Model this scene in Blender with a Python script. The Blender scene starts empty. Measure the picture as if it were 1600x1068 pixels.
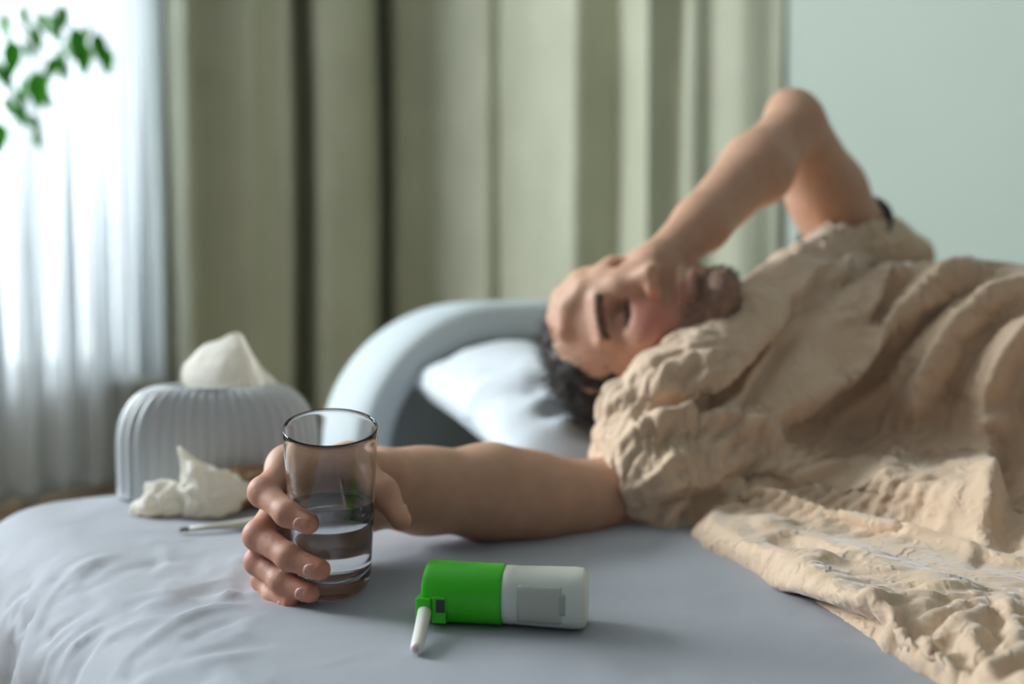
import bpy, bmesh, math, random
import numpy as np
from mathutils import Vector, Matrix
from mathutils import noise as mnoise

# ------------------------------------------------------------------ camera, world, lights, exposure
S = bpy.context.scene
COL = S.collection
CAMZ, PITCH = 0.70, math.radians(3.82)
cd = bpy.data.cameras.new('camera'); cam = bpy.data.objects.new('camera', cd); COL.objects.link(cam)
cam.location = (0, 0, CAMZ); cam.rotation_euler = (math.pi/2 - PITCH, 0, 0)
cd.lens = 35; cd.sensor_width = 36; cd.clip_start = .02; cd.clip_end = 60
cd.dof.use_dof = True; cd.dof.focus_distance = 0.735; cd.dof.aperture_fstop = 2.4
S.camera = cam
W = bpy.data.worlds.new('overcast'); S.world = W; W.use_nodes = True
bg = W.node_tree.nodes['Background']; bg.inputs[0].default_value = (.80, .93, 1.0, 1); bg.inputs[1].default_value = .23
S.view_settings.view_transform = 'Standard'; S.view_settings.look = 'None'
S.view_settings.exposure = -0.33; S.view_settings.gamma = 1.0; S.view_settings.use_curve_mapping = False
S.cycles.use_denoising = True
S.cycles.max_bounces = 14; S.cycles.transparent_max_bounces = 12; S.cycles.caustics_reflective = False
S.cycles.sample_clamp_indirect = 10.0

def area(name, loc, target, sx, sy, power, color):
    l = bpy.data.lights.new(name, 'AREA'); l.shape = 'RECTANGLE'; l.size = sx; l.size_y = sy
    l.energy = power; l.color = color
    o = bpy.data.objects.new(name, l); COL.objects.link(o); o.location = loc
    o.rotation_euler = (Vector(target) - Vector(loc)).to_track_quat('-Z', 'Y').to_euler()
    return o
# daylight through the window on the window wall; an added key lamp, unseen, lights from beyond the left of the frame
area('window_daylight', (-2.45, 3.25, 1.55), (-2.45 + .6*2, 3.25 - .8*2, 1.45), 2.3, 2.6, 122, (.86, .95, 1.0))
area('added_side_key', (-2.9, 1.95, 1.75), (.3, 1.1, .45), 1.2, 1.4, 262, (.88, .95, 1.0))

# ------------------------------------------------------------------ helpers
UX, UY = .8, .6                     # bed axes in plan: u runs along the headboard, v towards the foot
U = Vector((.8, .6, 0)); V = Vector((.6, -.8, 0))
BED = .45
def tag(o, label, cat, group=None, kind=None):
    o['label'] = label; o['category'] = cat
    if group: o['group'] = group
    if kind: o['kind'] = kind
    return o
def thing(name, loc, label, cat, group=None):
    o = bpy.data.objects.new(name, None); COL.objects.link(o); o.location = loc; o.empty_display_size = .05
    return tag(o, label, cat, group)
def link(name, me, mat, parent=None, world=True):
    o = bpy.data.objects.new(name, me); COL.objects.link(o)
    if mat and not me.materials: me.materials.append(mat)
    if parent:
        o.parent = parent
        if world: 
            bpy.context.view_layer.update()
            o.matrix_parent_inverse = parent.matrix_world.inverted()
    return o
def mesh(name, verts, faces, smooth=True):
    me = bpy.data.meshes.new(name)
    v = np.asarray(verts, dtype=np.float32)
    if isinstance(faces, np.ndarray) and faces.ndim == 2:
        k = faces.shape[1]
        me.vertices.add(len(v)); me.vertices.foreach_set('co', v.ravel())
        me.loops.add(faces.size); me.loops.foreach_set('vertex_index', faces.ravel().astype(np.int32))
        me.polygons.add(len(faces)); me.polygons.foreach_set('loop_start', np.arange(0, faces.size, k, dtype=np.int32))
        me.polygons.foreach_set('loop_total', np.full(len(faces), k, dtype=np.int32))
        me.update(calc_edges=True); me.validate()
    else:
        me.from_pydata([tuple(map(float, q)) for q in v], [], [tuple(map(int, f)) for f in faces]); me.update()
    if smooth: me.polygons.foreach_set('use_smooth', np.ones(len(me.polygons), dtype=bool))
    return me
def struct(name, me, mat, parent=None):
    o = link(name, me, mat, parent)
    if not parent: o['kind'] = 'structure'
    return o
def boxmesh(name, lo, hi, bev=0.0, rot=None, org=(0, 0, 0)):
    bm = bmesh.new(); bmesh.ops.create_cube(bm, size=1)
    for v in bm.verts:
        v.co = Vector([lo[i] + (v.co[i] + .5)*(hi[i] - lo[i]) for i in range(3)])
    if bev: bmesh.ops.bevel(bm, geom=bm.edges[:], offset=bev, segments=3, affect='EDGES', profile=.5)
    if rot is not None:
        for v in bm.verts: v.co = rot @ v.co + Vector(org)
    me = bpy.data.meshes.new(name); bm.to_mesh(me); bm.free(); me.update()
    return me
def tube(name, pts, rad, n=12, caps=True, flat=None):
    """swept round tube through points; rad scalar or list"""
    pts = [Vector(p) for p in pts]; m = len(pts)
    rad = [rad]*m if not hasattr(rad, '__len__') else rad
    vs, fs = [], []
    t0 = (pts[1]-pts[0]).normalized(); nrm = t0.orthogonal().normalized()
    for i, p in enumerate(pts):
        t = (pts[min(i+1, m-1)] - pts[max(i-1, 0)]).normalized()
        nrm = (nrm - t*nrm.dot(t)).normalized(); b = t.cross(nrm)
        for k in range(n):
            a = 2*math.pi*k/n
            vs.append(p + (nrm*math.cos(a) + b*math.sin(a))*rad[i])
    for i in range(m-1):
        for k in range(n):
            fs.append((i*n+k, i*n+(k+1) % n, (i+1)*n+(k+1) % n, (i+1)*n+k))
    if caps:
        fs.append(tuple(range(n-1, -1, -1))); fs.append(tuple(range((m-1)*n, m*n)))
    return mesh(name, vs, fs)
def lathe(name, prof, n=64, close=False, M=None):
    vs, fs = [], []
    m = len(prof)
    for r, z in prof:
        for k in range(n):
            a = 2*math.pi*k/n
            v = Vector((r*math.cos(a), r*math.sin(a), z)); vs.append(M @ v if M else v)
    for i in range(m-1):
        for k in range(n):
            fs.append((i*n+k, i*n+(k+1) % n, (i+1)*n+(k+1) % n, (i+1)*n+k))
    me = mesh(name, vs, fs)
    bm = bmesh.new(); bm.from_mesh(me); bmesh.ops.remove_doubles(bm, verts=bm.verts, dist=1e-6)
    bmesh.ops.recalc_face_normals(bm, faces=bm.faces); bm.to_mesh(me); bm.free()
    me.polygons.foreach_set('use_smooth', np.ones(len(me.polygons), dtype=bool))
    return me
def spline(pts, n):
    """Catmull-Rom resample"""
    pts = np.array(pts, float); out = []
    q = np.vstack([2*pts[0]-pts[1], pts, 2*pts[-1]-pts[-2]])
    seg = len(pts)-1
    for i in range(seg):
        for t in np.linspace(0, 1, n, endpoint=False):
            a, b, c, d = q[i], q[i+1], q[i+2], q[i+3]
            out.append(.5*((2*b)+(-a+c)*t+(2*a-5*b+4*c-d)*t*t+(-a+3*b-3*c+d)*t**3))
    out.append(pts[-1]); return np.array(out)
def vnoise(co, scale, seed=0.0):
    f = mnoise.noise
    return np.array([f(Vector((x, y, z))) for x, y, z in (co*scale + seed)], dtype=np.float32)
def vturb(co, scale, seed=0.0, octv=3):
    return sum(vnoise(co, scale*2**i, seed+7.3*i)*.5**i for i in range(octv))

# ---- signed-distance sculpting
def smin(a, b, k):
    h = np.clip(.5 + .5*(b-a)/k, 0, 1)
    return b*(1-h) + a*h - k*h*(1-h)
class Sculpt:
    def __init__(s): s.p = []
    def add(s, f, lo, hi, k=.01, op='u'):
        s.p.append((f, np.array(lo, float), np.array(hi, float), k, op)); return s
    def cone(s, a, b, ra, rb, k=.01, op='u', w=None, sc=1.0):
        a = np.array(a, float); b = np.array(b, float); ba = b-a; L2 = ba@ba + 1e-12; R = max(ra, rb)*max(1, sc)
        if w is not None: w = np.array(w, float)/np.linalg.norm(w)
        def f(p):
            pa = p-a; h = np.clip(pa@ba/L2, 0, 1)
            q = pa - h[:, None]*ba
            if w is not None: q = q + (q@w)[:, None]*w*(1/sc-1)
            return (np.sqrt((q*q).sum(1)) - (ra + (rb-ra)*h)) * min(1, sc)
        return s.add(f, np.minimum(a, b)-R, np.maximum(a, b)+R, k, op)
    def chain(s, pts, rads, k=.01, op='u', **kw):
        for i in range(len(pts)-1): s.cone(pts[i], pts[i+1], rads[i], rads[i+1], k, op, **kw)
        return s
    def ell(s, c, r, R=None, k=.01, op='u'):
        c = np.array(c, float); r = np.array(r, float); R = np.eye(3) if R is None else np.array(R, float)
        def f(p):
            q = (p-c)@R.T
            k0 = np.sqrt(((q/r)**2).sum(1)); k1 = np.sqrt(((q/(r*r))**2).sum(1)) + 1e-9
            return k0*(k0-1)/k1
        m = r.max(); return s.add(f, c-m, c+m, k, op)
    def ev(s, p, prims):
        d = np.full(len(p), .2)
        for f, lo, hi, k, op in prims:
            e = f(p)
            if op == 'u': d = smin(d, e, k)
            else: d = -smin(-d, e, k)       # carve
        return d
    def build(s, h, lo=None, hi=None, M=32, B=8, mar=.03):
        L = np.min([q[1] for q in s.p if q[4] == 'u'], 0) - 4*h if lo is None else np.array(lo, float)
        H = np.max([q[2] for q in s.p if q[4] == 'u'], 0) + 4*h if hi is None else np.array(hi, float)
        n = (np.ceil((H-L)/h/M).astype(int))*M
        G = np.full(tuple(n), .2, dtype=np.float32)
        g = np.arange(M//B)
        cs = np.stack(np.meshgrid(g, g, g, indexing='ij'), -1).reshape(-1, 3)
        bi = np.stack(np.meshgrid(*[np.arange(B)]*3, indexing='ij'), -1).reshape(-1, 3)
        thr = B*h*.87*1.5 + h
        for ix in range(n[0]//M):
            for iy in range(n[1]//M):
                for iz in range(n[2]//M):
                    o = np.array([ix, iy, iz])*M; a = L + o*h; b = a + M*h
                    pr = [q for q in s.p if (q[1]-mar < b).all() and (q[2]+mar > a).all()]
                    if not any(q[4] == 'u' for q in pr): continue
                    cc = a + (cs*B + (B-1)/2)*h
                    dc = s.ev(cc, pr)
                    act = np.abs(dc) < thr
                    sub = np.repeat(np.repeat(np.repeat(dc.reshape((M//B,)*3), B, 0), B, 1), B, 2).astype(np.float32)
                    if act.any():
                        idx = (cs[act][:, None, :]*B + bi[None]).reshape(-1, 3)
                        sub[idx[:, 0], idx[:, 1], idx[:, 2]] = s.ev(a + idx*h, pr)
                    G[o[0]:o[0]+M, o[1]:o[1]+M, o[2]:o[2]+M] = sub
        return nets(G, L, h)
def nets(G, L, h):
    s = G < 0
    c = s[:-1, :-1, :-1].astype(np.uint8)
    for dx in (0, 1):
        for dy in (0, 1):
            for dz in (0, 1):
                if dx+dy+dz: c = c + s[dx:s.shape[0]-1+dx, dy:s.shape[1]-1+dy, dz:s.shape[2]-1+dz]
    ids = np.argwhere((c > 0) & (c < 8)); del c
    N = np.full(tuple(np.array(G.shape)-1), -1, dtype=np.int32); N[ids[:, 0], ids[:, 1], ids[:, 2]] = np.arange(len(ids))
    cor = [(a, b, d) for a in (0, 1) for b in (0, 1) for d in (0, 1)]
    val = {q: G[ids[:, 0]+q[0], ids[:, 1]+q[1], ids[:, 2]+q[2]] for q in cor}
    acc = np.zeros((len(ids), 3)); cnt = np.zeros(len(ids))
    for q in cor:
        for ax in range(3):
            if q[ax] == 0:
                r = list(q); r[ax] = 1; r = tuple(r)
                m = (val[q] < 0) != (val[r] < 0)
                t = np.where(m, val[q]/(val[q]-val[r]+1e-20), 0)
                pt = np.tile(np.array(q, float), (len(ids), 1)); pt[:, ax] += t
                acc += pt*m[:, None]; cnt += m
    vs = L + (ids + acc/cnt[:, None])*h
    fs = []
    for ax in range(3):
        sl = [slice(None)]*3; sh = [slice(None)]*3; sl[ax] = slice(0, -1); sh[ax] = slice(1, None)
        A = s[tuple(sl)]; Bb = s[tuple(sh)]
        e = np.argwhere(A != Bb)
        o1, o2 = [(1, 2), (2, 0), (0, 1)][ax]
        e = e[(e[:, o1] > 0) & (e[:, o2] > 0)]
        e = e[(e < np.array(N.shape)).all(1)]
        def at(d1, d2):
            q = e.copy(); q[:, o1] += d1; q[:, o2] += d2; return N[q[:, 0], q[:, 1], q[:, 2]]
        quad = np.stack([at(-1, -1), at(0, -1), at(0, 0), at(-1, 0)], 1)
        inside = s[e[:, 0], e[:, 1], e[:, 2]]
        quad[~inside] = quad[~inside][:, ::-1]
        fs.append(quad[(quad >= 0).all(1)])
    return vs, np.vstack(fs)
def relax(vs, fs, it=2, lam=.5):
    e = np.vstack([fs[:, [0, 1]], fs[:, [1, 2]], fs[:, [2, 3]], fs[:, [3, 0]]]); n = len(vs)
    for _ in range(it):
        a = np.zeros_like(vs); c = np.zeros(n)
        for k in range(3): a[:, k] = np.bincount(e[:, 0], vs[e[:, 1], k], n) + np.bincount(e[:, 1], vs[e[:, 0], k], n)
        c = np.bincount(e[:, 0], minlength=n) + np.bincount(e[:, 1], minlength=n)
        vs = vs*(1-lam) + lam*a/np.maximum(c, 1)[:, None]
    return vs
def vnormals(vs, fs):
    n = np.cross(vs[fs[:, 2]]-vs[fs[:, 0]], vs[fs[:, 3]]-vs[fs[:, 1]]); out = np.zeros_like(vs)
    for k in range(4):
        for c in range(3): out[:, c] += np.bincount(fs[:, k], n[:, c], len(vs))
    return out/(np.linalg.norm(out, axis=1)[:, None]+1e-12)
def pdist(p, line):
    """distance of points to a 3D polyline, plus signed side and position along it"""
    best = np.full(len(p), 9.); tt = np.zeros(len(p)); line = np.array(line, float)
    L = np.linalg.norm(np.diff(line, axis=0), axis=1); cum = np.r_[0, np.cumsum(L)]
    for i in range(len(line)-1):
        a, ba = line[i], line[i+1]-line[i]
        h = np.clip((p-a)@ba/(ba@ba+1e-12), 0, 1); d = np.linalg.norm(p-a-h[:, None]*ba, axis=1)
        m = d < best; best[m] = d[m]; tt[m] = (cum[i]+h[m]*L[i])/cum[-1]
    return best, tt
def strokes(vs, nrm, items):
    """fabric folds: each is (amplitude, width, sharp, points)"""
    off = np.zeros(len(vs))
    for amp, w, sharp, pts in items:
        pts = np.array(pts, float); lo, hi = pts.min(0)-4*w, pts.max(0)+4*w
        m = ((vs > lo) & (vs < hi)).all(1)
        if not m.any(): continue
        line = spline(pts, 5) if len(pts) > 2 else pts
        d, t = pdist(vs[m], line)
        prof = np.exp(-(d/w)**2) if not sharp else np.exp(-(d/w)**1.1)
        taper = np.clip(np.minimum(t, 1-t)*5+.12, 0, 1)
        off[m] += amp*prof*taper
    return vs + nrm*off[:, None]
def steps(vs, nrm, items):
    """one-sided folds: cloth rises gently to a crest on the left of the line and drops into a valley on its right"""
    off = np.zeros(len(vs))
    for amp, wl, wr, val, wv, pts in items:
        pts = np.array(pts, float); M_ = 3*max(wl, wv+wr); m = ((vs > pts.min(0)-M_) & (vs < pts.max(0)+M_)).all(1)
        if not m.any(): continue
        line = spline(pts, 6); p = vs[m]; best = np.full(len(p), 9.); sgn_ = np.zeros(len(p)); tt = np.zeros(len(p)); K = len(line)-1
        for i in range(K):
            a, ba = line[i], line[i+1]-line[i]; h = np.clip((p-a)@ba/(ba@ba+1e-12), 0, 1); r_ = p-a-h[:, None]*ba; d = np.linalg.norm(r_, axis=1)
            q = d < best; best[q] = d[q]; tt[q] = (i+h[q])/K
            sgn_[q] = (r_[q]*np.cross(nrm[m][q], ba/np.linalg.norm(ba))).sum(1)
        sgn_ = sgn_/np.maximum(best, 1e-6); s_ = best*np.sign(sgn_)
        L = amp*np.exp(-np.abs(s_)/wl); R = (amp+val)*np.exp(-(s_/wr)**2) - val*np.exp(-(np.maximum(-s_-wr, 0)/wv)**2)
        taper = np.clip(np.minimum(tt*4, (1-tt)*5)+.05, 0, 1)**.8
        off[m] += np.where(s_ > 0, L, R)*taper
    return vs + nrm*off[:, None]
def buckle(vs, fs, pdir, eps, iters, kb, lo_, hi_, mask, seed=1.0, sc=24., amp=.002, pull=.004):
    """lets a cloth surface that has a little too much length crumple outwards into creases"""
    x0 = vs.copy(); nr = vnormals(vs, fs)
    idx = np.where(mask)[0]; mp = np.full(len(vs), -1); mp[idx] = np.arange(len(idx))
    f = mp[fs]; f = f[(f >= 0).all(1)]; X0 = x0[idx]; NR = nr[idx]; PD = pdir[idx]
    e = np.vstack([f[:, [0, 1]], f[:, [1, 2]], f[:, [2, 3]], f[:, [3, 0]]]); e.sort(axis=1); e = np.unique(e, axis=0)
    dg = np.vstack([f[:, [0, 2]], f[:, [1, 3]]]); E = np.vstack([e, dg]); i, j = E[:, 0], E[:, 1]; n = len(idx)
    d0 = X0[j]-X0[i]; L0 = np.linalg.norm(d0, axis=1)+1e-9; pp = .5*(PD[i]+PD[j])
    L = L0*(1 + np.linalg.norm(pp, axis=1)*0 + eps*((d0/L0[:, None]*pp).sum(1))**2)
    w = mask[idx].astype(float)
    X = X0 + NR*(amp*vturb(X0, sc, seed, 2))[:, None]
    deg = np.maximum(np.bincount(i, minlength=n) + np.bincount(j, minlength=n), 1); ei, ej = e[:, 0], e[:, 1]
    dge = np.maximum(np.bincount(ei, minlength=n) + np.bincount(ej, minlength=n), 1)
    ew = np.zeros(n); ew[:] = 1; edge_v = np.bincount(f.ravel(), minlength=n) < 4; ew[edge_v] = 0
    for it in range(iters):
        d = X[j]-X[i]; l = np.linalg.norm(d, axis=1)+1e-9; c = d*((l-L)/l*.5)[:, None]
        for k in range(3): X[:, k] += (np.bincount(i, c[:, k], n) - np.bincount(j, c[:, k], n))/deg*1.7*ew
        u_ = X-X0; a = np.stack([np.bincount(ei, u_[ej, k], n) + np.bincount(ej, u_[ei, k], n) for k in range(3)], 1)/dge[:, None]
        u_ = u_*(1-kb) + a*kb
        h = (u_*NR).sum(1); tg = u_ - NR*h[:, None]
        h = np.clip(h*(1-pull), lo_, hi_); tl = np.linalg.norm(tg, axis=1); tg *= np.minimum(1, .006/np.maximum(tl, 1e-9))[:, None]
        X = X0 + (tg + NR*h[:, None])*ew[:, None]
    out = vs.copy(); out[idx] = X; return out
def setcol(me, col, name='tint'):
    at = me.color_attributes.new(name, 'FLOAT_COLOR', 'POINT')
    c = np.ones((len(me.vertices), 4), dtype=np.float32); c[:, :3] = col; at.data.foreach_set('color', c.ravel())

# ------------------------------------------------------------------ materials
def mat(name, col, rough=.6, **kw):
    m = bpy.data.materials.new(name); m.use_nodes = True; nt = m.node_tree; b = nt.nodes['Principled BSDF']
    b.inputs['Base Color'].default_value = (*col, 1); b.inputs['Roughness'].default_value = rough
    for k, v in kw.items(): b.inputs[k.replace('_', ' ')].default_value = v
    return m
def bsdf(m): return m.node_tree.nodes['Principled BSDF']
def N(m, t, **kw):
    n = m.node_tree.nodes.new(t)
    for k, v in kw.items():
        if k in n.inputs.keys(): n.inputs[k].default_value = v
        else: setattr(n, k, v)
    return n
def lk(m, a, b): m.node_tree.links.new(a, b)
def bump(m, scale=200, strength=.3, dist=.001, detail=4, src=None, prev=None):
    tc = N(m, 'ShaderNodeTexCoord')
    if src is None:
        src = N(m, 'ShaderNodeTexNoise', Scale=scale, Detail=detail); lk(m, tc.outputs['Object'], src.inputs['Vector']); src = src.outputs['Fac']
    b = N(m, 'ShaderNodeBump', Strength=strength, Distance=dist); lk(m, src, b.inputs['Height'])
    if prev: lk(m, prev.outputs[0], b.inputs['Normal'])
    lk(m, b.outputs[0], bsdf(m).inputs['Normal']); return b
def mottled(m, c1, c2, scale=6, detail=5):
    tc = N(m, 'ShaderNodeTexCoord'); n = N(m, 'ShaderNodeTexNoise', Scale=scale, Detail=detail); lk(m, tc.outputs['Object'], n.inputs['Vector'])
    r = N(m, 'ShaderNodeValToRGB'); r.color_ramp.elements[0].color = (*c1, 1); r.color_ramp.elements[1].color = (*c2, 1)
    r.color_ramp.elements[0].position = .3; r.color_ramp.elements[1].position = .7
    lk(m, n.outputs['Fac'], r.inputs[0]); lk(m, r.outputs[0], bsdf(m).inputs['Base Color'])
def crinkle(m, scale, strength, dist, warp=.25, prev=None):
    """creased-cloth relief: warped ridge noise"""
    tc = N(m, 'ShaderNodeTexCoord'); w = N(m, 'ShaderNodeTexNoise', Scale=scale*.6, Detail=3)
    lk(m, tc.outputs['Object'], w.inputs['Vector'])
    mx = N(m, 'ShaderNodeMix', data_type='VECTOR'); mx.inputs[0].default_value = warp
    lk(m, tc.outputs['Object'], mx.inputs[4]); lk(m, w.outputs['Color'], mx.inputs[5])
    n = N(m, 'ShaderNodeTexNoise', Scale=scale, Detail=5, Roughness=.5); n.noise_type = 'RIDGED_MULTIFRACTAL'
    lk(m, mx.outputs[1], n.inputs['Vector'])
    return bump(m, strength=strength, dist=dist, src=n.outputs['Fac'], prev=prev)

m_wall = mat('sage_wall_paint', (.46, .525, .46), .9); bump(m_wall, 90, .1, .001)
m_warm = mat('beige_niche_paint', (.60, .50, .37), .9); bump(m_warm, 90, .1, .001)
m_ceil = mat('white_ceiling_paint', (.75, .77, .75), .9); bump(m_ceil, 60, .1, .001)
m_floor = mat('oak_floor_finish', (.28, .19, .11), .45); mottled(m_floor, (.22, .14, .08), (.36, .25, .15), 9)
m_trim = mat('white_trim_paint', (.78, .8, .78), .4); bump(m_trim, 50, .05, .0005)
m_curtain = mat('sage_beige_curtain_cloth', (.56, .56, .43), .85)
mottled(m_curtain, (.44, .45, .335), (.50, .51, .385), 5); bump(m_curtain, 700, .25, .0006)
bsdf(m_curtain).inputs['Sheen Weight'].default_value = .1
m_sheet = mat('grey_blue_cotton', (.36, .375, .41), .85); mottled(m_sheet, (.345, .36, .395), (.375, .39, .425), 3)
b0 = crinkle(m_sheet, 13, .5, .005); bump(m_sheet, 900, .15, .0004, prev=b0)
m_linen = mat('sand_linen', (.70, .515, .355), .85); mottled(m_linen, (.68, .495, .34), (.73, .545, .39), 14)
b0 = crinkle(m_linen, 34, .55, .005); bump(m_linen, 1100, .35, .0006, prev=b0)
bsdf(m_linen).inputs['Sheen Weight'].default_value = .6; bsdf(m_linen).inputs['Sheen Roughness'].default_value = .35; bsdf(m_linen).inputs['Sheen Tint'].default_value = (.85, .93, 1, 1)
m_pillow = mat('white_pillow_cotton', (.62, .66, .70), .8); b0 = crinkle(m_pillow, 7, .25, .004); bump(m_pillow, 600, .1, .0005, prev=b0)
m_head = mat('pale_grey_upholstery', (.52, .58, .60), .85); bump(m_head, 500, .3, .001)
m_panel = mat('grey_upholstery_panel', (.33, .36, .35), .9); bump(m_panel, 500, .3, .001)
m_box = mat('pale_grey_glaze', (.56, .59, .60), .38); bump(m_box, 120, .06, .0006)
m_dark = mat('dark_rubber', (.05, .06, .06), .6); bump(m_dark, 200, .1, .0005)
m_green = mat('bright_green_plastic', (.045, .58, .008), .30); bump(m_green, 90, .03, .0004)
m_white = mat('milky_plastic', (.72, .74, .68), .38, Subsurface_Weight=.4, Subsurface_Scale=.01); bump(m_white, 60, .03, .0004)
m_fill = mat('medicine_filled_core', (.50, .51, .45), .5); bump(m_fill, 60, .03, .0004)
m_tip = mat('grey_metal_tip', (.18, .18, .18), .35, Metallic=.8); bump(m_tip, 200, .05, .0003)
m_therm = mat('cream_thermometer_plastic', (.62, .60, .53), .4); bump(m_therm, 90, .05, .0003)
m_hair = mat('dark_brown_hair', (.018, .014, .010), .55); mottled(m_hair, (.012, .009, .007), (.04, .028, .02), 60)
m_nail = mat('fingernail', (.62, .33, .25), .42, Subsurface_Weight=.2, Subsurface_Scale=.003); bump(m_nail, 300, .08, .0003)
m_shirt = mat('light_grey_jersey', (.55, .57, .60), .9); bump(m_shirt, 600, .2, .0005)
m_navy = mat('dark_trim_jersey', (.04, .045, .05), .9); bump(m_navy, 600, .2, .0005)
m_pot = mat('terracotta_pot', (.42, .22, .14), .8); bump(m_pot, 60, .2, .001)
m_soil = mat('potting_soil', (.05, .035, .025), .95); bump(m_soil, 60, .8, .006)
m_bark = mat('grey_brown_bark', (.14, .11, .08), .9); bump(m_bark, 120, .6, .002)

# translucent cloths and leaves
def translucent(name, col, tcol, mixf, clear=0.0, rough=.8):
    m = mat(name, col, rough); nt = m.node_tree; b = bsdf(m); out = nt.nodes['Material Output']
    t = N(m, 'ShaderNodeBsdfTranslucent'); t.inputs[0].default_value = (*tcol, 1)
    mx = N(m, 'ShaderNodeMixShader'); mx.inputs[0].default_value = mixf
    lk(m, b.outputs[0], mx.inputs[1]); lk(m, t.outputs[0], mx.inputs[2]); last = mx
    if clear:
        tr = N(m, 'ShaderNodeBsdfTransparent'); m2 = N(m, 'ShaderNodeMixShader'); m2.inputs[0].default_value = clear
        lk(m, mx.outputs[0], m2.inputs[1]); lk(m, tr.outputs[0], m2.inputs[2]); last = m2
    lk(m, last.outputs[0], out.inputs['Surface']); return m
m_sheer = translucent('white_sheer_voile', (.78, .785, .77), (.84, .88, .92), .5, .10); bump(m_sheer, 500, .2, .0005)
m_tissue = translucent('white_tissue_paper', (.90, .88, .82), (.95, .88, .74), .4); crinkle(m_tissue, 30, .5, .002)
m_tissue_shade = translucent('shade_tinted_tissue_paper', (.36, .23, .12), (.6, .36, .16), .3); crinkle(m_tissue_shade, 30, .4, .002)  # brown tint stands in for the shade on a tissue
m_leaf = translucent('green_leaf', (.045, .20, .02), (.12, .55, .03), .4, rough=.4); bump(m_leaf, 80, .2, .001)

m_glass = mat('clear_glass', (1, 1, 1), 0.0, IOR=1.46, Transmission_Weight=1.0)
m_water = mat('clear_water', (.97, .99, 1.0), 0.0, IOR=1.33, Transmission_Weight=1.0)
m_pane = mat('window_glass', (1, 1, 1), .0, IOR=1.05, Transmission_Weight=1.0)

# skin: tint attribute multiplies a base tone; fine pores and creases by bump
m_skin = mat('skin', (.5, .3, .2), .56)
at = N(m_skin, 'ShaderNodeVertexColor'); at.layer_name = 'tint'
tc = N(m_skin, 'ShaderNodeTexCoord'); nz = N(m_skin, 'ShaderNodeTexNoise', Scale=55, Detail=4); lk(m_skin, tc.outputs['Object'], nz.inputs['Vector'])
rr = N(m_skin, 'ShaderNodeValToRGB'); rr.color_ramp.elements[0].color = (.94, .91, .90, 1); rr.color_ramp.elements[1].color = (1.05, 1.04, 1.03, 1)
rr.color_ramp.elements[0].position = .3; rr.color_ramp.elements[1].position = .7; lk(m_skin, nz.outputs['Fac'], rr.inputs[0])
mm = N(m_skin, 'ShaderNodeMix', data_type='RGBA', blend_type='MULTIPLY'); mm.inputs[0].default_value = 1
lk(m_skin, at.outputs['Color'], mm.inputs[6]); lk(m_skin, rr.outputs[0], mm.inputs[7]); lk(m_skin, mm.outputs[2], bsdf(m_skin).inputs['Base Color'])
bsdf(m_skin).inputs['Subsurface Weight'].default_value = .35; bsdf(m_skin).inputs['Subsurface Scale'].default_value = .006
bsdf(m_skin).inputs['Subsurface Radius'].default_value = (1, .35, .2)
vo = N(m_skin, 'ShaderNodeTexVoronoi', Scale=900); lk(m_skin, tc.outputs['Object'], vo.inputs['Vector'])
b0 = bump(m_skin, strength=.14, dist=.0004, src=vo.outputs['Distance']); bump(m_skin, 160, .3, .0012, prev=b0)

# ------------------------------------------------------------------ structure
CR = np.array([-.41, 4.0])                 # room corner in plan; window wall runs along -u, side wall along v
u2 = np.array([.8, .6]); v2 = np.array([.6, -.8])
RW = Matrix(((.8, .6, 0), (.6, -.8, 0), (0, 0, 1)))     # local x -> u, local y -> v (towards the foot)
def room(name, lo, hi, m, parent=None, bev=0): 
    return struct(name, boxmesh(name, lo, hi, bev, RW, (CR[0], CR[1], 0)), m, parent)
# local frame: x along u (0 = corner, negative = left), y along v (0 = window wall face, positive = into the room)
x0, x1, z0, z1 = -2.75, -.98, .36, 2.35    # window opening
wf = struct('wall_window', boxmesh('wall_window', (x1, -.22, 0), (.15, 0, 2.7), 0, RW, (CR[0], CR[1], 0)), m_wall)
for nm, lo, hi in (('wall_below_window', (x0, -.22, 0), (x1, -.05, z0)), ('wall_above_window', (x0, -.22, z1), (x1, 0, 2.7)), ('wall_left_of_window', (-3.6, -.22, 0), (x0, 0, 2.7))):
    o = room(nm, lo, hi, m_warm if nm == 'wall_below_window' else m_wall)
room('wall_right', (0, 0, 0), (.15, 4.6, 2.7), m_wall)
room('floor', (-3.6, -.22, -.1), (.15, 4.6, 0), m_floor)
room('ceiling', (-3.6, -.22, 2.7), (.15, 4.6, 2.8), m_ceil)
room('baseboard_right', (-.015, 0, 0), (0, 4.6, .09), m_trim, bev=.003)
room('baseboard_window', (-3.6, 0, 0), (-.015, .015, .09), m_trim, bev=.003)
win = bpy.data.objects.new('window_1', None); COL.objects.link(win); win['kind'] = 'structure'
win.location = (CR[0] + .8*(x0+x1)/2 - .6*.1, CR[1] + .6*(x0+x1)/2 + .8*.1, z0)
fw = .055
for lo, hi in (((x0, -.14, z0), (x0+fw, -.07, z1)), ((x1-fw, -.14, z0), (x1, -.07, z1)),
               ((x0+fw, -.14, z0), (x1-fw, -.07, z0+fw)), ((x0+fw, -.14, z1-fw), (x1-fw, -.07, z1)),
               (((x0+x1)/2-.035, -.14, z0+fw), ((x0+x1)/2+.035, -.07, z1-fw))):
    room('window_frame', lo, hi, m_trim, win, bev=.004)
for a, b in ((x0+fw, (x0+x1)/2-.035), ((x0+x1)/2+.035, x1-fw)):
    room('window_pane', (a, -.108, z0+fw), (b, -.102, z1-fw), m_pane, win)
room('window_sill', (x0-.05, -.07, z0-.03), (x1+.05, .06, z0), m_trim, win, bev=.005)

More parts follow.
